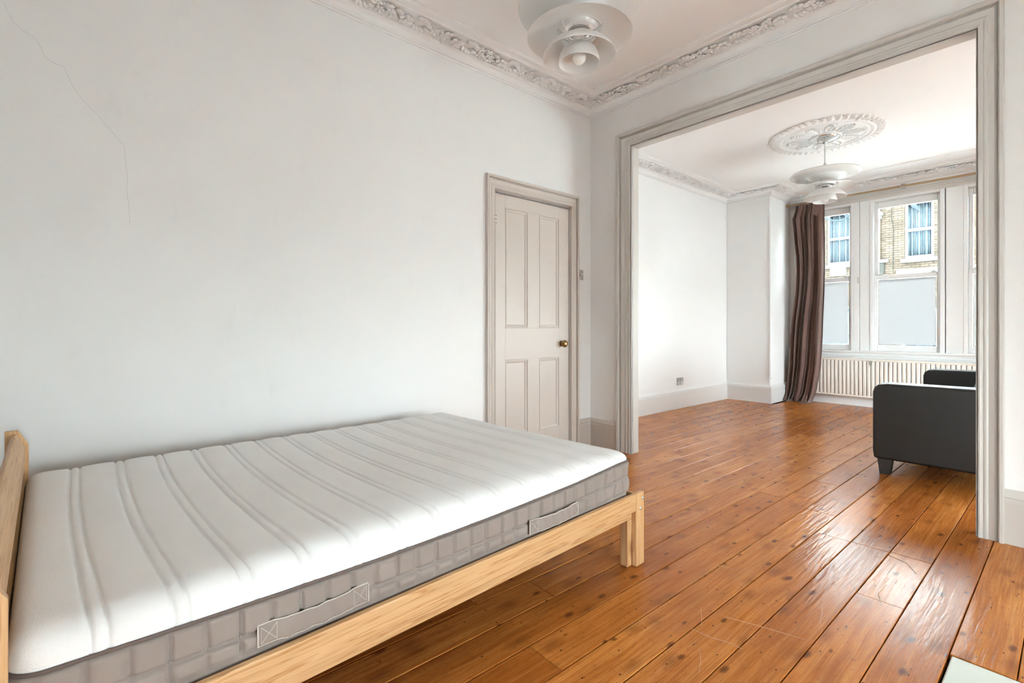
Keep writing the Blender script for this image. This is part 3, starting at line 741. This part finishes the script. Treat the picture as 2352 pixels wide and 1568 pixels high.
# ================================================================== ceiling rose and pendant lamps
LX, LYF, LYN = -1.608, 5.39, 1.814
rose = tag(empty('ceiling_rose', (LX, LYF, ZF)), 'round white plaster ceiling rose with scalloped rim over the far lamp', 'ceiling rose')
mb = MB(); prof = [(0, ZF), (.47, ZF), (.472, ZF - .004), (.415, ZF - .014), (.400, ZF - .024), (.385, ZF - .026), (.372, ZF - .018), (.355, ZF - .016), (.348, ZF - .022), (.335, ZF - .022), (.328, ZF - .014), (.14, ZF - .018), (.13, ZF - .03), (0, ZF - .03)]
mb.lathe(prof, 96, (LX, LYF)); mb.build('rose_disc', 'plaster', rose, smooth=30)
sc = MB(); sc.ball((.045, 0, 0), (.05, .030, .020), 10, 6).ball((.062, 0, -.006), (.028, .017, .018), 8, 5)
sm = sc.mesh('scallop', 60); sm.materials.append(MT['plaster'])
for i in range(48):
    a = 2 * math.pi * i / 48; part_of(sm, 'scallop', rose, (LX + .395 * math.cos(a), LYF + .395 * math.sin(a), ZF - .008), (0, 0, a))
lf = MB()
for q in range(7):
    for sgn in (-1, 1): lf.ball((.03 + q * .024, sgn * (.012 + .030 * math.sin(math.pi * (q + 1) / 8)), -.004), (.020, .012, .009), 7, 4, Matrix.Rotation(sgn * .7, 3, 'Z'))
lf.ball((.095, 0, -.004), (.10, .008, .012), 8, 5).ball((.185, 0, -.010), (.022, .024, .014), 8, 5)
lm = lf.mesh('acanthus_leaf', 60); lm.materials.append(MT['plaster'])
for i in range(10):
    a = 2 * math.pi * (i + .3) / 10; part_of(lm, 'acanthus_leaf', rose, (LX + .125 * math.cos(a), LYF + .125 * math.sin(a), ZF - .016), (0, 0, a))

def pendant():
    """origin on the ceiling; z down"""
    t = empty('pendant_lamp', (0, 0, 0)); T = -.360
    can = MB().lathe([(0, -.045), (.018, -.045), (.03, -.040), (.085, -.028), (.118, -.012), (.122, -.004), (.118, 0), (0, 0)], 48).build('ceiling_canopy', 'chrome', t, True, smooth=40)
    mb = MB()
    mb.tube([(-.05, -.02, -.035), (-.062, -.03, -.05), (-.06, -.036, -.062)], .006, 8).ball((-.06, -.036, -.066), .009, 8, 6); mb.build('canopy_hook', 'chrome', can, True)
    MB().tube([(0, 0, -.04), (0, 0, -.255)], .0042, 10).build('cable', 'cable', t, True)
    MB().lathe([(.005, -.236), (.008, -.244), (.014, -.257), (.015, -.305), (.016, -.325), (.05, -.340), (.075, -.355)], 24).build('stem_sleeve', 'cable', t, True)
    def shade(name, prof, mat, th=.0016): return MB().lathe(prof, 72).build(name, mat, t, True, smooth=50, solid=th)
    shade('upper_shade', [(.292, T + .018), (.298, T + .010), (.296, T + .002), (.288, T), (.270, T - .003), (.225, T - .007), (.180, T - .009), (.160, T - .012), (.146, T - .020), (.120, T - .045), (.098, T - .068), (.084, T - .086), (.078, T - .098)], 'enamel')
    shade('wide_shade', [(.258, T - .127), (.252, T - .122), (.232, T - .111), (.205, T - .101), (.172, T - .092), (.140, T - .086), (.115, T - .083), (.110, T - .084), (.108, T - .089)], 'enamel_matt')
    shade('dome_shade', [(.178, T - .222), (.176, T - .216), (.165, T - .198), (.148, T - .180), (.128, T - .163), (.106, T - .149), (.088, T - .141), (.084, T - .142)], 'enamel_matt')
    shade('cup_shade', [(.100, T - .258), (.099, T - .252), (.097, T - .232), (.092, T - .212), (.082, T - .193), (.066, T - .178), (.046, T - .170), (.040, T - .171)], 'enamel_matt')
    MB().lathe([(.0, T - .07), (.052, T - .07), (.056, T - .085), (.056, T - .115), (.05, T - .12), (.03, T - .125), (.022, T - .19), (0, T - .19)], 24).build('lamp_holder', 'chrome', t, True)
    MB().lathe([(0, T - .262), (.015, T - .260), (.028, T - .250), (.035, T - .234), (.035, T - .220), (.028, T - .200), (.018, T - .188), (0, T - .186)], 24).build('bulb', 'bulb', t, True, smooth=60)
    for i in range(3):
        a = 2 * math.pi * i / 3 + .5; pts = [(.084, -.055), (.104, -.050), (.116, -.062), (.117, -.085), (.106, -.110), (.096, -.130), (.090, -.145), (.082, -.160), (.066, -.176)]
        MB().tube([(r * math.cos(a), r * math.sin(a), T + z) for r, z in pts], .0036, 8).build('strut', 'chrome', t, True)
    return t
lampF = pendant(); lampF.location = (LX, LYF, ZF - .03)
tag(lampF, 'white tiered pendant lamp hanging from the plaster ceiling rose', 'lamp', 'white tiered pendant lamps')
lampN = copy_tree(lampF); lampN.location = (LX, LYN, ZN - .0)
tag(lampN, 'white tiered pendant lamp above the bed, cut off by the frame top', 'lamp', 'white tiered pendant lamps')

# ================================================================== bed and mattress
BED = (-1.238, 1.823, 0.0); BA = R(3.3)
bed = tag(empty('bed_frame', BED, BA), 'low pale pine bed frame with slatted headboard', 'bed')
PW = .063; T = .021; WB = 1.457; LB = 1.997       # post width, board thickness, overall width and length
def lbox(name, b, mat, parent=bed, bev=.003): return MB().box(*b).build(name, mat, parent, True, smooth=0, bevel=bev)
# foot posts (their outer corner is the bed origin)
fp = MB().box(-T, 0, -PW, 0, 0, .312).build('foot_post', 'pine_z', bed, True, smooth=0, bevel=.003)
for dz, dy in ((.286, -.012), (.245, -.030)):
    MB().lathe([(0, .004), (.004, .004), (.0075, .0015), (.0075, 0)], 14).build('bolt', 'steel', fp, True)
    b = fp.children[-1]; b.rotation_euler = (0, R(90), 0); b.location = (.0, dy, dz)
MB().box(-WB, -WB + T, -PW, 0, 0, .312).build('foot_post', 'pine_z', bed, True, smooth=0, bevel=.003)
for x0 in (-.062, -WB + T + .002): lbox('inner_leg', (x0, x0 + .038, -PW - .030, -PW + .004, 0, .20), 'pine_z')
# head posts with the cut corner
hp = [(-LB, 0), (-LB + PW, 0), (-LB + PW, .588), (-LB + PW - .028, .645), (-LB, .645)]
for x0 in (-T, -WB): MB().prism(hp, x0, x0 + T, 0).build('head_post', 'pine_z', bed, True, smooth=0, bevel=.002)
# rails
for x0 in (-T + .0015, -WB + .001):
    lbox('side_rail', (x0, x0 + T - .002, -LB + PW, -PW, .240, .313), 'pine_y')
for x0 in (-T - .020, -WB + T): lbox('slat_ledger', (x0, x0 + .020, -LB + PW, -PW, .203, .262), 'pine_y')
lbox('foot_rail', (-WB + T, -T, -.045, -.024, .225, .305), 'pine_x')
def hrail(z0, z1, y0, parent=bed):
    poly = [(y0, z0), (y0 + .042, z0), (y0 + .042, z1 - .045), (y0 + .022, z1 - .004), (y0 + .016, z1), (y0 + .008, z1 - .008), (y0, z1 - .026)]
    return MB().prism(poly, -WB + T, -T, 0).build('head_rail', 'pine_x', parent, True, smooth=0, bevel=.002)
hrail(.520, .634, -LB + .011); hrail(.392, .505, -LB + .012); hrail(.225, .300, -LB + .011)
for i in range(13): lbox('slat', (-WB + T + .004, -T - .004, -LB + .14 + i * .145, -LB + .21 + i * .145, .250, .264), 'pine_x', bed, None)

# mattress: local frame of the bed (x 0 = outer near face, y 0 = foot)
mat_o = tag(empty('mattress', BED, BA), 'white ribbed mattress with grey quilted sides on the pine bed', 'mattress')
MX0, MX1, MY0, MY1 = -1.426, -.028, -1.942, -.056
RC = .055
def seam_z(x, y):
    s = (y - MY0) / (MY1 - MY0)
    z = .447 - .026 * math.sin(math.pi * min(1, max(0, s * .95 + .1))) ** 1.0 + .010 * max(0, s - .8) / .2
    return z
gr = []
for i in range(16):
    v = -1.831 + i * .1264
    if v < MY1 - .06: gr += [(v, v + .0245)]
gl = sorted([a for g_ in gr for a in g_])
def groove(y):
    """depth 0..1 and panel puff 0..1"""
    d = min(abs(y - a) for a in gl)
    dep = math.exp(-(d / .0042) ** 2)
    lo = max([a for a in gl if a <= y], default=MY0); hi = min([a for a in gl if a > y], default=MY1)
    t = (y - lo) / max(hi - lo, 1e-4); w = hi - lo
    puff = (4 * t * (1 - t)) ** .6 * (1.0 if w > .06 else .45)
    return dep, puff
def rr_map(x, y):
    """pull rectangle corners in to a rounded outline"""
    for cx, sx in ((MX0, 1), (MX1, -1)):
        for cy, sy in ((MY0, 1), (MY1, -1)):
            a = (x - cx) * sx; b = (y - cy) * sy
            if a < RC and b < RC:
                u = 1 - a / RC; w = 1 - b / RC
                u2 = u * math.sqrt(1 - w * w / 2); w2 = w * math.sqrt(1 - u * u / 2)
                return cx + sx * RC * (1 - u2), cy + sy * RC * (1 - w2)
    return x, y
ys = [MY0]
while ys[-1] < MY1 - .0015:
    d = min(abs(ys[-1] - a) for a in gl); e = min(ys[-1] - MY0, MY1 - ys[-1])
    ys.append(min(MY1, ys[-1] + (.0022 if d < .013 else .006)))
xs = []
def edge_step(n, L, w):
    return [w * (1 - math.cos(math.pi / 2 * i / n)) for i in range(n)]
es = edge_step(14, 0, .14)
xs = [MX0 + e for e in es] + [MX0 + .14 + (MX1 - MX0 - .28) * i / 34 for i in range(35)] + [MX1 - e for e in es[::-1]]
def roll(d, Rr=.085, p=2.5):
    if d >= Rr: return 1.0
    return (1 - (1 - d / Rr) ** p) ** (1 / p)
rn = random.Random(2)
rings = []
for y in ys:
    dep, puff = groove(y); row = []
    for x in xs:
        s = (MX1 - x) / (MX1 - MX0)
        dv = (.032 * s * s - .10 * s * (1 - s)) * (1 - abs(2 * (y - MY0) / (MY1 - MY0) - 1) ** 6) * .9
        X, Y = rr_map(x, y)
        dx = min(x - MX0, MX1 - x); dy = min(y - MY0, MY1 - y)
        k = roll(dx) * roll(dy, .045 if y < -1 else .085)
        zs_ = seam_z(X, Y)
        z = zs_ + (.492 - zs_) * k
        z += .004 * puff * (.4 + .6 * k) - .0060 * dep * (1 + .7 * (1 - k))
        if dep > .02 and (dx < .03): z += .0
        z += .004 * math.sin(3.1 * x + 1.7 * y) * math.sin(2.3 * y + .6) * k
        inward = .004 * dep * (1 - k)
        row.append((X - (inward if x > -.7 else -inward), Y + dv * k, z))
    rings.append(row)
MB().loft(rings, closed_ring=False).build('top_cover', 'ticking', mat_o, True, smooth=180)
# perimeter
per = []
def arc(cx, cy, a0, a1, n=10): return [(cx + RC * math.cos(a0 + (a1 - a0) * i / n), cy + RC * math.sin(a0 + (a1 - a0) * i / n)) for i in range(n + 1)]
H2 = math.pi / 2
def line(a, b, step):
    n = int(max(2, math.hypot(b[0] - a[0], b[1] - a[1]) / step)); return [(a[0] + (b[0] - a[0]) * i / n, a[1] + (b[1] - a[1]) * i / n) for i in range(1, n)]
c = arc(MX1 - RC, MY0 + RC, -H2, 0); per += c; per += line(c[-1], (MX1, MY1 - RC), .006)
c = arc(MX1 - RC, MY1 - RC, 0, H2); per += c; per += line(c[-1], (MX0 + RC, MY1), .006)
c = arc(MX0 + RC, MY1 - RC, H2, 2 * H2); per += c; per += line(c[-1], (MX0, MY0 + RC), .02)
c = arc(MX0 + RC, MY0 + RC, 2 * H2, 3 * H2); per += c; per += line(c[-1], per[0], .02)
n = len(per); arcs = [0]
for i in range(1, n): arcs.append(arcs[-1] + math.hypot(per[i][0] - per[i - 1][0], per[i][1] - per[i - 1][1]))
Q = .0632; ZB = .264; NZ2 = 40
near_start = arcs[10]
def quilt(al, dz):
    sx = abs(math.sin(math.pi * (al - near_start + .016) / Q)); sz = abs(math.sin(math.pi * (dz + .0005) / .0655))
    return min(1, sx * 2.6) ** .8 * min(1, sz * 2.6) ** .8
rings = []
for j in range(NZ2 + 1):
    row = []
    for i in range(n):
        px_, py_ = per[i]; a = Vector(per[i - 1]); b = Vector(per[(i + 1) % n]); t = (b - a).normalized(); nn = Vector((t.y, -t.x))
        sz = seam_z(px_, py_) - .001; dz = (sz - ZB) * j / NZ2
        wr = .0035 * math.sin(arcs[i] * 41 + dz * 60) * math.sin(arcs[i] * 7.3 + 1) * max(0, min(1, (arcs[i] - 1.2) * 2))
        ins = max(0.0, min(1.0, (.335 - (sz - dz)) / .02))
        o = (-.006 + .015 * quilt(arcs[i], dz) + wr) * (1 - ins) - .002 * ins
        row.append((px_ + nn.x * o, py_ + nn.y * o, sz - dz))
    rings.append(row)
side = MB().loft(rings, closed_ring=True, caps=False); side.add(rings[-1], [tuple(range(n))])
sd = side.build('side_panel', 'side_cloth', mat_o, True, smooth=180)
pts = [(x, y, seam_z(x, y) + .001) for x, y in per]
def ring_tube(pts, r, off):
    mb = MB(); m = len(pts); rings = []
    for i in range(m):
        a = Vector(pts[i - 1]); b = Vector(pts[(i + 1) % m]); t = (b - a).normalized(); nn = Vector((t.y, -t.x, 0)).normalized(); up = Vector((0, 0, 1)); p = Vector(pts[i]) + nn * off
        rings.append([tuple(p + nn * r * math.cos(k * math.pi / 4) + up * r * math.sin(k * math.pi / 4)) for k in range(8)])
    return mb.loft(rings, closed_path=True)
ring_tube(pts, .0038, .002).build('piping', 'piping', mat_o, True, smooth=60)
# stitching lines on the near side and foot
st = MB()
for row in (1, 2):
    i = 4
    while i < n - 1:
        x, y = per[i]
        if arcs[i] > 3.5: break
        a = Vector(per[i - 1]); b = Vector(per[(i + 1) % n]); t = (b - a).normalized(); nn = Vector((t.y, -t.x))
        z = seam_z(x, y) - .0655 * row
        p = Vector((x, y)) + nn * -.0045; q = p + t * .0036
        st.add([(p.x, p.y, z - .0009), (q.x, q.y, z - .0009), (q.x, q.y, z + .0009), (p.x, p.y, z + .0009), (p.x + nn.x * .0022, p.y + nn.y * .0022, z), (q.x + nn.x * .0022, q.y + nn.y * .0022, z)],
               [(0, 1, 5, 4), (4, 5, 2, 3)])
        i += 1
kq = 0
while kq * Q - .016 + near_start < 3.45:
    al = kq * Q - .016 + near_start; kq += 1
    if al < arcs[3]: continue
    i = min(range(n), key=lambda q: abs(arcs[q] - al)); x, y = per[i]
    a = Vector(per[i - 1]); b = Vector(per[(i + 1) % n]); t = (b - a).normalized(); nn = Vector((t.y, -t.x))
    for m in range(26):
        z = seam_z(x, y) - .006 - m * .0058; p = Vector((x, y)) + t * (al - arcs[i]) + nn * -.0045
        st.add([(p.x - t.x * .0009, p.y - t.y * .0009, z), (p.x + t.x * .0009, p.y + t.y * .0009, z), (p.x + t.x * .0009, p.y + t.y * .0009, z + .0034), (p.x - t.x * .0009, p.y - t.y * .0009, z + .0034),
                (p.x + nn.x * .0022, p.y + nn.y * .0022, z), (p.x + nn.x * .0022, p.y + nn.y * .0022, z + .0034)], [(0, 4, 5, 3), (4, 1, 2, 5)])
so_ = st.build('stitching', 'stitch', mat_o, True, smooth=0); so_['kind'] = 'stuff'
# carrying handles on the near side
def handle(y0, y1, z0, z1):
    mb = MB(); N_ = 60; rings = []; xb = MX1 + .004
    for i in range(N_ + 1):
        s = i / N_; y = y0 + (y1 - y0) * s; mid = max(0, min(1, (min(s, 1 - s) - .13) / .12))
        row = []
        for k in range(9):
            q = k / 8; z = z0 + (z1 - z0) * q - (.003 + .002 * q) * mid * math.sin(math.pi * s)
            x = xb + .0055 + mid * (.004 + .0035 * math.sin(s * 31 + q * 2) * math.sin(s * 9)) + .0015 * math.sin(math.pi * q)
            row.append((x, y, z))
        rings.append(row)
    h = mb.loft(rings, closed_ring=False).build('carrying_handle', 'side_cloth', mat_o, True, smooth=180, solid=.003)
    e = MB(); xo = xb + .0085
    e.tube([(rings[i][8][0] + .0005, rings[i][8][1], rings[i][8][2]) for i in range(0, N_ + 1, 2)], .0018, 6)
    e.tube([(rings[i][0][0] + .0005, rings[i][0][1], rings[i][0][2]) for i in range(0, N_ + 1, 2)], .0016, 6)
    e.tube([(xo, y0, z0), (xo, y0, z1)], .002, 6).tube([(xo, y1, z0), (xo, y1, z1)], .002, 6)
    L = (y1 - y0) * .15
    for ya, yb in ((y0 + .006, y0 + L), (y1 - L, y1 - .006)):
        za, zb = z0 + .005, z1 - .005
        for p, q in (((ya, za), (yb, zb)), ((ya, zb), (yb, za)), ((ya, za), (ya, zb)), ((yb, za), (yb, zb))): e.tube([(xo + .0008, p[0], p[1]), (xo + .0008, q[0], q[1])], .0007, 5)
    e.build('handle_stitching', 'stitch', h, True, smooth=60)
handle(-1.556, -1.296, .331, .377); handle(-.703, -.442, .324, .369)

# ================================================================== sofa
SX0, SX1, SY0, SY1 = -.955, -.06, 4.182, 6.09
sofa = tag(empty('sofa', ((SX0 + SX1) / 2, (SY0 + SY1) / 2, 0)), 'black leather sofa with square arms facing left in front of the bay', 'sofa')
def arm(y0, y1, nm='armrest'):
    mb = MB(); poly = [(SX0 + .006, .104), (SX0, .16), (SX0, .57), (SX0 + .010, .602), (SX0 + .035, .622), (SX0 + .085, .631), (SX1 - .2, .634), (SX1 - .02, .625), (SX1, .60), (SX1, .104)]
    nY = 8; rings = []
    for i in range(nY + 1):
        y = y0 + (y1 - y0) * i / nY; e = abs(2 * i / nY - 1)
        rings.append([(x + (.004 * e ** 4 if x < -.5 else 0), y, z + (.006 * (1 - e * e) if z > .5 else 0)) for x, z in poly])
    mb.loft(rings); return mb.build(nm, 'leather', sofa, smooth=45, bevel=(.016, 3))
arm(SY0, SY0 + .19); arm(SY1 - .19, SY1)
MB().box(SX0 + .02, SX1 - .02, SY0 + .192, SY1 - .192, .115, .30).build('seat_base', 'leather', sofa, smooth=0, bevel=(.015, 3))
MB().box(SX1 - .20, SX1, SY0 + .192, SY1 - .192, .30, .66).build('backrest', 'leather', sofa, smooth=0, bevel=(.04, 4))
mid = (SY0 + SY1) / 2
for a, b in ((SY0 + .195, mid - .004), (mid + .004, SY1 - .195)):
    MB().box(SX0 + .01, SX1 - .22, a, b, .302, .44).build('seat_cushion', 'leather', sofa, smooth=0, bevel=(.035, 4))
    mb = MB(); rings = []
    for i in range(13):
        t = i / 12; y = a + .006 + (b - a - .012) * t; e = 1 - abs(2 * t - 1) ** 5; r2 = []
        cx, cz = SX1 - .315, .60
        for k in range(20):
            an = 2 * math.pi * k / 20; ca, sa = math.cos(an), math.sin(an)
            ex = math.copysign(abs(ca) ** .7, ca) * (.045 + .055 * e); ez = math.copysign(abs(sa) ** .6, sa) * (.12 + .038 * e)
            r2.append((cx + ex + ez * .28, y, cz + ez))
        rings.append(r2)
    mb.loft(rings).build('back_cushion', 'leather', sofa, smooth=60)
for x in (SX0 + .028, SX1 - .10):
    for y in (SY0 + .008, SY1 - .075):
        MB().loft([[(x, y, .112), (x + .085, y, .112), (x + .085, y + .07, .112), (x, y + .07, .112)], [(x + .012, y + .003, 0), (x + .072, y + .003, 0), (x + .072, y + .06, 0), (x + .012, y + .06, 0)]]).build('foot', 'sofa_foot', sofa, smooth=0, bevel=.002)

# ================================================================== street side
BY = 20.0; BK = BY / 19.0; bz = lambda z: 1.03 + (z - 1.03) * BK
gnd = struct(MB().box(-40, 40, 7.9, 60, -1.0, -.9).box(-40, 40, -40, YR - .3, -1.0, -.2).box(XR + .2, 40, YR - .3, 7.9, -1.0, -.2).box(XRF + .2, XR + .2, YW2 + .1, 7.9, -1.0, -.2).build('ground', simple('pale_paving', (0.66, 0.655, 0.64, 1), 0.9, 0.0, 0.0)), 'grey street and garden ground outside the windows', 'ground')
def brick_mat():
    M = Mat('london_stock_brick'); oi = M.n('ObjectInfo'); g = M.n('NewGeometry')
    cell = M.n('TexWhiteNoise'); cell.noise_dimensions = '3D'
    M.link(M.vmath('FLOOR', M.vmath('MULTIPLY', g.outputs['Position'], (4.3, 1, 12.9))), cell.inputs['Vector'])
    c = M.ramp(cell.outputs['Value'], [(0.0, lin(58, 51, 44)), (0.4, lin(66, 58, 51)), (0.8, lin(71, 63, 56)), (1.0, lin(56, 49, 42))])
    gr_ = M.noise(g.outputs['Position'], 1.3, 5.0, 0.65)
    c = M.mix(M.math('MULTIPLY', M.ramp(gr_, [(0.45, 0.0), (0.7, 1.0)]), 0.5), c, lin(40, 40, 37))
    M.principled(Base_Color=c, Roughness=0.95, Specular_IOR_Level=0.0); return M.m
MT['brick'] = brick_mat()
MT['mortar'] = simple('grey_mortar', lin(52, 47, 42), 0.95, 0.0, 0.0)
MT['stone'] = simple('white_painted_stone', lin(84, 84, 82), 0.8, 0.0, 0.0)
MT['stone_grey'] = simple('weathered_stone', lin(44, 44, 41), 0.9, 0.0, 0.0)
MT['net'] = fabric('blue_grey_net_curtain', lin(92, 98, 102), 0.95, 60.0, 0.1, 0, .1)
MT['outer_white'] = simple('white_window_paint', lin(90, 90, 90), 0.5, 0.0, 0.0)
MT['far_glass'] = glass_mat('house_window_glass', (.9, .93, .95, 1), 1.06)
MT['dark_tube'] = simple('grey_tube', lin(46, 52, 56), 0.9, 0.0, 0.0)
MT['slate'] = simple('grey_roof_slate', lin(96, 98, 104), 0.8, 0.0, 0.0)
house = tag(empty('terraced_house', (-4.2, BY, -.9)), 'yellow-grey brick terraced house across the street seen through the bay window', 'house')
HB0, HB1, HBT = -15.0, 9.0, 5.35
wins = [(-3.50 * BK, -2.81 * BK, bz(3.13), bz(4.86)), (-5.60 * BK, -4.90 * BK, bz(3.13), bz(4.86))]
extra = [(-1.75, -1.0, bz(3.13), bz(4.86)), (0.6, 1.35, bz(3.13), bz(4.86)), (-8.9, -8.15, bz(3.13), bz(4.86)), (-11.2, -10.4, bz(3.13), bz(4.86)), (-6.4, -4.9, -.1, 1.75), (-1.8, -.4, -.1, 1.75), (-3.75, -2.85, -.6, 1.6)]
allw = wins + extra
def in_win(x0, x1, z0, z1):
    return any(x1 > a - .02 and x0 < b + .02 and z1 > c_ - .03 and z0 < d_ + .03 for a, b, c_, d_ in allw)
# mortar wall split round the windows
zs = sorted({-.9, HBT} | {w_[2] for w_ in allw} | {w_[3] for w_ in allw}); mb = MB()
for z0, z1 in zip(zs[:-1], zs[1:]):
    xsn = [HB0]
    for a, b, c_, d_ in sorted(allw):
        if c_ < z1 - 1e-4 and d_ > z0 + 1e-4: xsn += [a, b]
    xsn.append(HB1)
    for i in range(0, len(xsn), 2):
        if xsn[i + 1] > xsn[i]: mb.box(xsn[i], xsn[i + 1], BY, BY + .3, z0, z1)
mb.build('house_wall', 'mortar', house, smooth=0)
MB().box(HB0, HB1, BY + .8, BY + .9, -.9, HBT).build('room_back', 'mortar', house, smooth=0)
MB().box(HB0, HB1, BY - .12, BY + .35, HBT, HBT + .10).build('parapet_coping', 'stone', house, smooth=0)
MB().box(HB0, HB1, BY + .3, BY + 6, HBT - .6, HBT - .5).build('roof', 'slate', house, smooth=0)
bw, bh = .225, .075; cells = []
z = 1.9; r_ = 0
while z < 5.6:
    x = -9.6 + (bw / 2 if r_ % 2 else 0)
    while x < .6:
        e0, e1 = x, x + bw                                   # trim bricks to the window reveals
        for a, b, c_, d_ in allw:
            if z + bh > c_ + .01 and z < d_ - .01:
                if e0 < a < e1: e1 = a
                elif e0 < b < e1: e0 = b
                elif a <= e0 and e1 <= b: e1 = e0
        if e1 - e0 > .03: cells.append((e0, z, r_, e1 - e0))
        x += bw
    z += bh; r_ += 1
vis = lambda c_: (-4.15 * BK < c_[0] < -3.45 * BK and bz(2.55) < c_[1] < bz(4.9)) or (-3.6 * BK < c_[0] < -2.75 * BK and bz(2.5) < c_[1] < bz(3.1)) or (-5.6 * BK < c_[0] < -4.85 * BK and bz(2.7) < c_[1] < bz(3.1))
front = [c_ for c_ in cells if vis(c_)][:300]; fs = set(front)
bme = MB(); g = .0045
def brick_geo(mb, x, z, y, w_=bw):
    b = .004; x0, x1, z0, z1 = x + g, x + w_ - g, z + g, z + bh - g
    mb.loft([[(x0, y, z0), (x1, y, z0), (x1, y, z1), (x0, y, z1)], [(x0, y - .012, z0), (x1, y - .012, z0), (x1, y - .012, z1), (x0, y - .012, z1)], [(x0 + b, y - .016, z0 + b), (x1 - b, y - .016, z0 + b), (x1 - b, y - .016, z1 - b), (x0 + b, y - .016, z1 - b)]])
brick_geo(bme, 0, 0, 0); bm_ = bme.mesh('brick', 0); bm_.materials.append(MT['brick'])
rb = random.Random(9)
for x, z, r_, w_ in front: part_of(bm_, 'brick', house, (x, BY + rb.uniform(0, .005), z), (0, 0, 0), (w_ / bw, 1, 1))
mb = MB()
for c_ in cells:
    if c_ not in fs: brick_geo(mb, c_[0], c_[1], BY, c_[3])
bs = mb.build('brickwork', 'brick', house, smooth=0); bs['kind'] = 'stuff'
for a, b, c_, d_ in allw:
    w_ = MB(); m = (c_ + d_) / 2; f = .07; y0, y1 = BY + .03, BY + .12
    w_.box(a, a + f, y0, y1, c_, d_).box(b - f, b, y0, y1, c_, d_).box(a + f, b - f, y0, y1, c_, c_ + .09).box(a + f, b - f, y0, y1, d_ - f, d_).box(a + f, b - f, y0 - .01, y1, m - .04, m + .05)
    wf = w_.build('house_window', 'outer_white', house, smooth=0)
    MB().box(a + f, b - f, BY + .09, BY + .095, c_ + .09, d_ - f).build('pane', 'far_glass', wf, smooth=0)
    nx = 70; rows = []
    for zz in (c_ + .02, d_ - .02): rows.append([(a + f * .4 + (b - a - f * .8) * i / nx, BY + .20 + .035 * math.sin(i * .95 + math.sin(i * .31) * 2), zz) for i in range(nx + 1)])
    MB().loft(rows, closed_ring=False).build('net_curtain', 'net', wf, smooth=180, solid=.004)
    MB().box(a - .10, b + .10, BY - .10, BY + .04, c_ - .13, c_).build('window_ledge', 'stone', house, smooth=0, bevel=.01)
MB().box(-3.70 * BK, HB1, BY - .06, BY + .0, bz(2.66), bz(2.81)).box(HB0, -4.15 * BK, BY - .06, BY + .0, bz(2.50), bz(2.66)).build('string_course', 'stone', house, smooth=0)
mb = MB(); mb.box(-4.60 * BK, -4.10 * BK, BY - .09, BY, bz(3.10), bz(5.4)); mb.build('pilaster', 'brick', house, smooth=0)
MB().box(-4.66 * BK, -4.04 * BK, BY - .16, BY, bz(4.55), bz(4.68)).box(-4.63 * BK, -4.07 * BK, BY - .12, BY, bz(4.46), bz(4.55)).build('pilaster_capital', 'stone', house, smooth=0, bevel=.02)
MB().box(-4.66 * BK, -3.90 * BK, BY - .14, BY, bz(3.06), bz(3.16)).build('pilaster_base', 'stone', house, smooth=0, bevel=.02)
MB().box(-4.60 * BK, -4.0 * BK, BY - .10, BY, bz(2.70), bz(3.06)).build('corbel', 'stone_grey', house, smooth=0, bevel=.03)
MB().box(-5.51 * BK, -5.03 * BK, BY - .05, BY - .0, bz(2.74), bz(3.02)).build('name_plaque', 'stone', house, smooth=0, bevel=.01)
MB().tube([(-3.80 * BK, BY - .03, bz(5.4)), (-3.83 * BK, BY - .03, bz(4.5)), (-3.78 * BK, BY - .03, bz(4.1)), (-3.79 * BK, BY - .03, bz(2.8))], .010, 6).build('facade_cable', 'stone_grey', house)
MB().tube([(-6.025, 19.75, 5.037), (-5.861, 19.75, 4.884), (-5.659, 19.75, 4.788), (-5.421, 19.75, 4.733), (-5.265, 19.75, 4.783), (-5.137, 19.75, 4.942)], .028, 8).tube([(-5.421, 19.75, 5.022), (-5.252, 19.75, 4.887), (-5.137, 19.75, 4.776)], .022, 8).build('looped_tube', 'dark_tube', house)  # grey looped tubes in front of the left house window top
MB().tube([(-3.619, 19.75, 4.952), (-3.444, 19.75, 4.960), (-3.187, 19.75, 4.965), (-2.874, 19.75, 4.972)], .02, 8).tube([(-3.466, 19.75, 4.951), (-3.400, 19.75, 4.869), (-3.336, 19.75, 4.802), (-3.293, 19.75, 4.670)], [.05, .07, .06, .03], 8).build('tapered_tube', 'dark_tube', house)  # thin grey tube and a thicker tapering one by the right house window
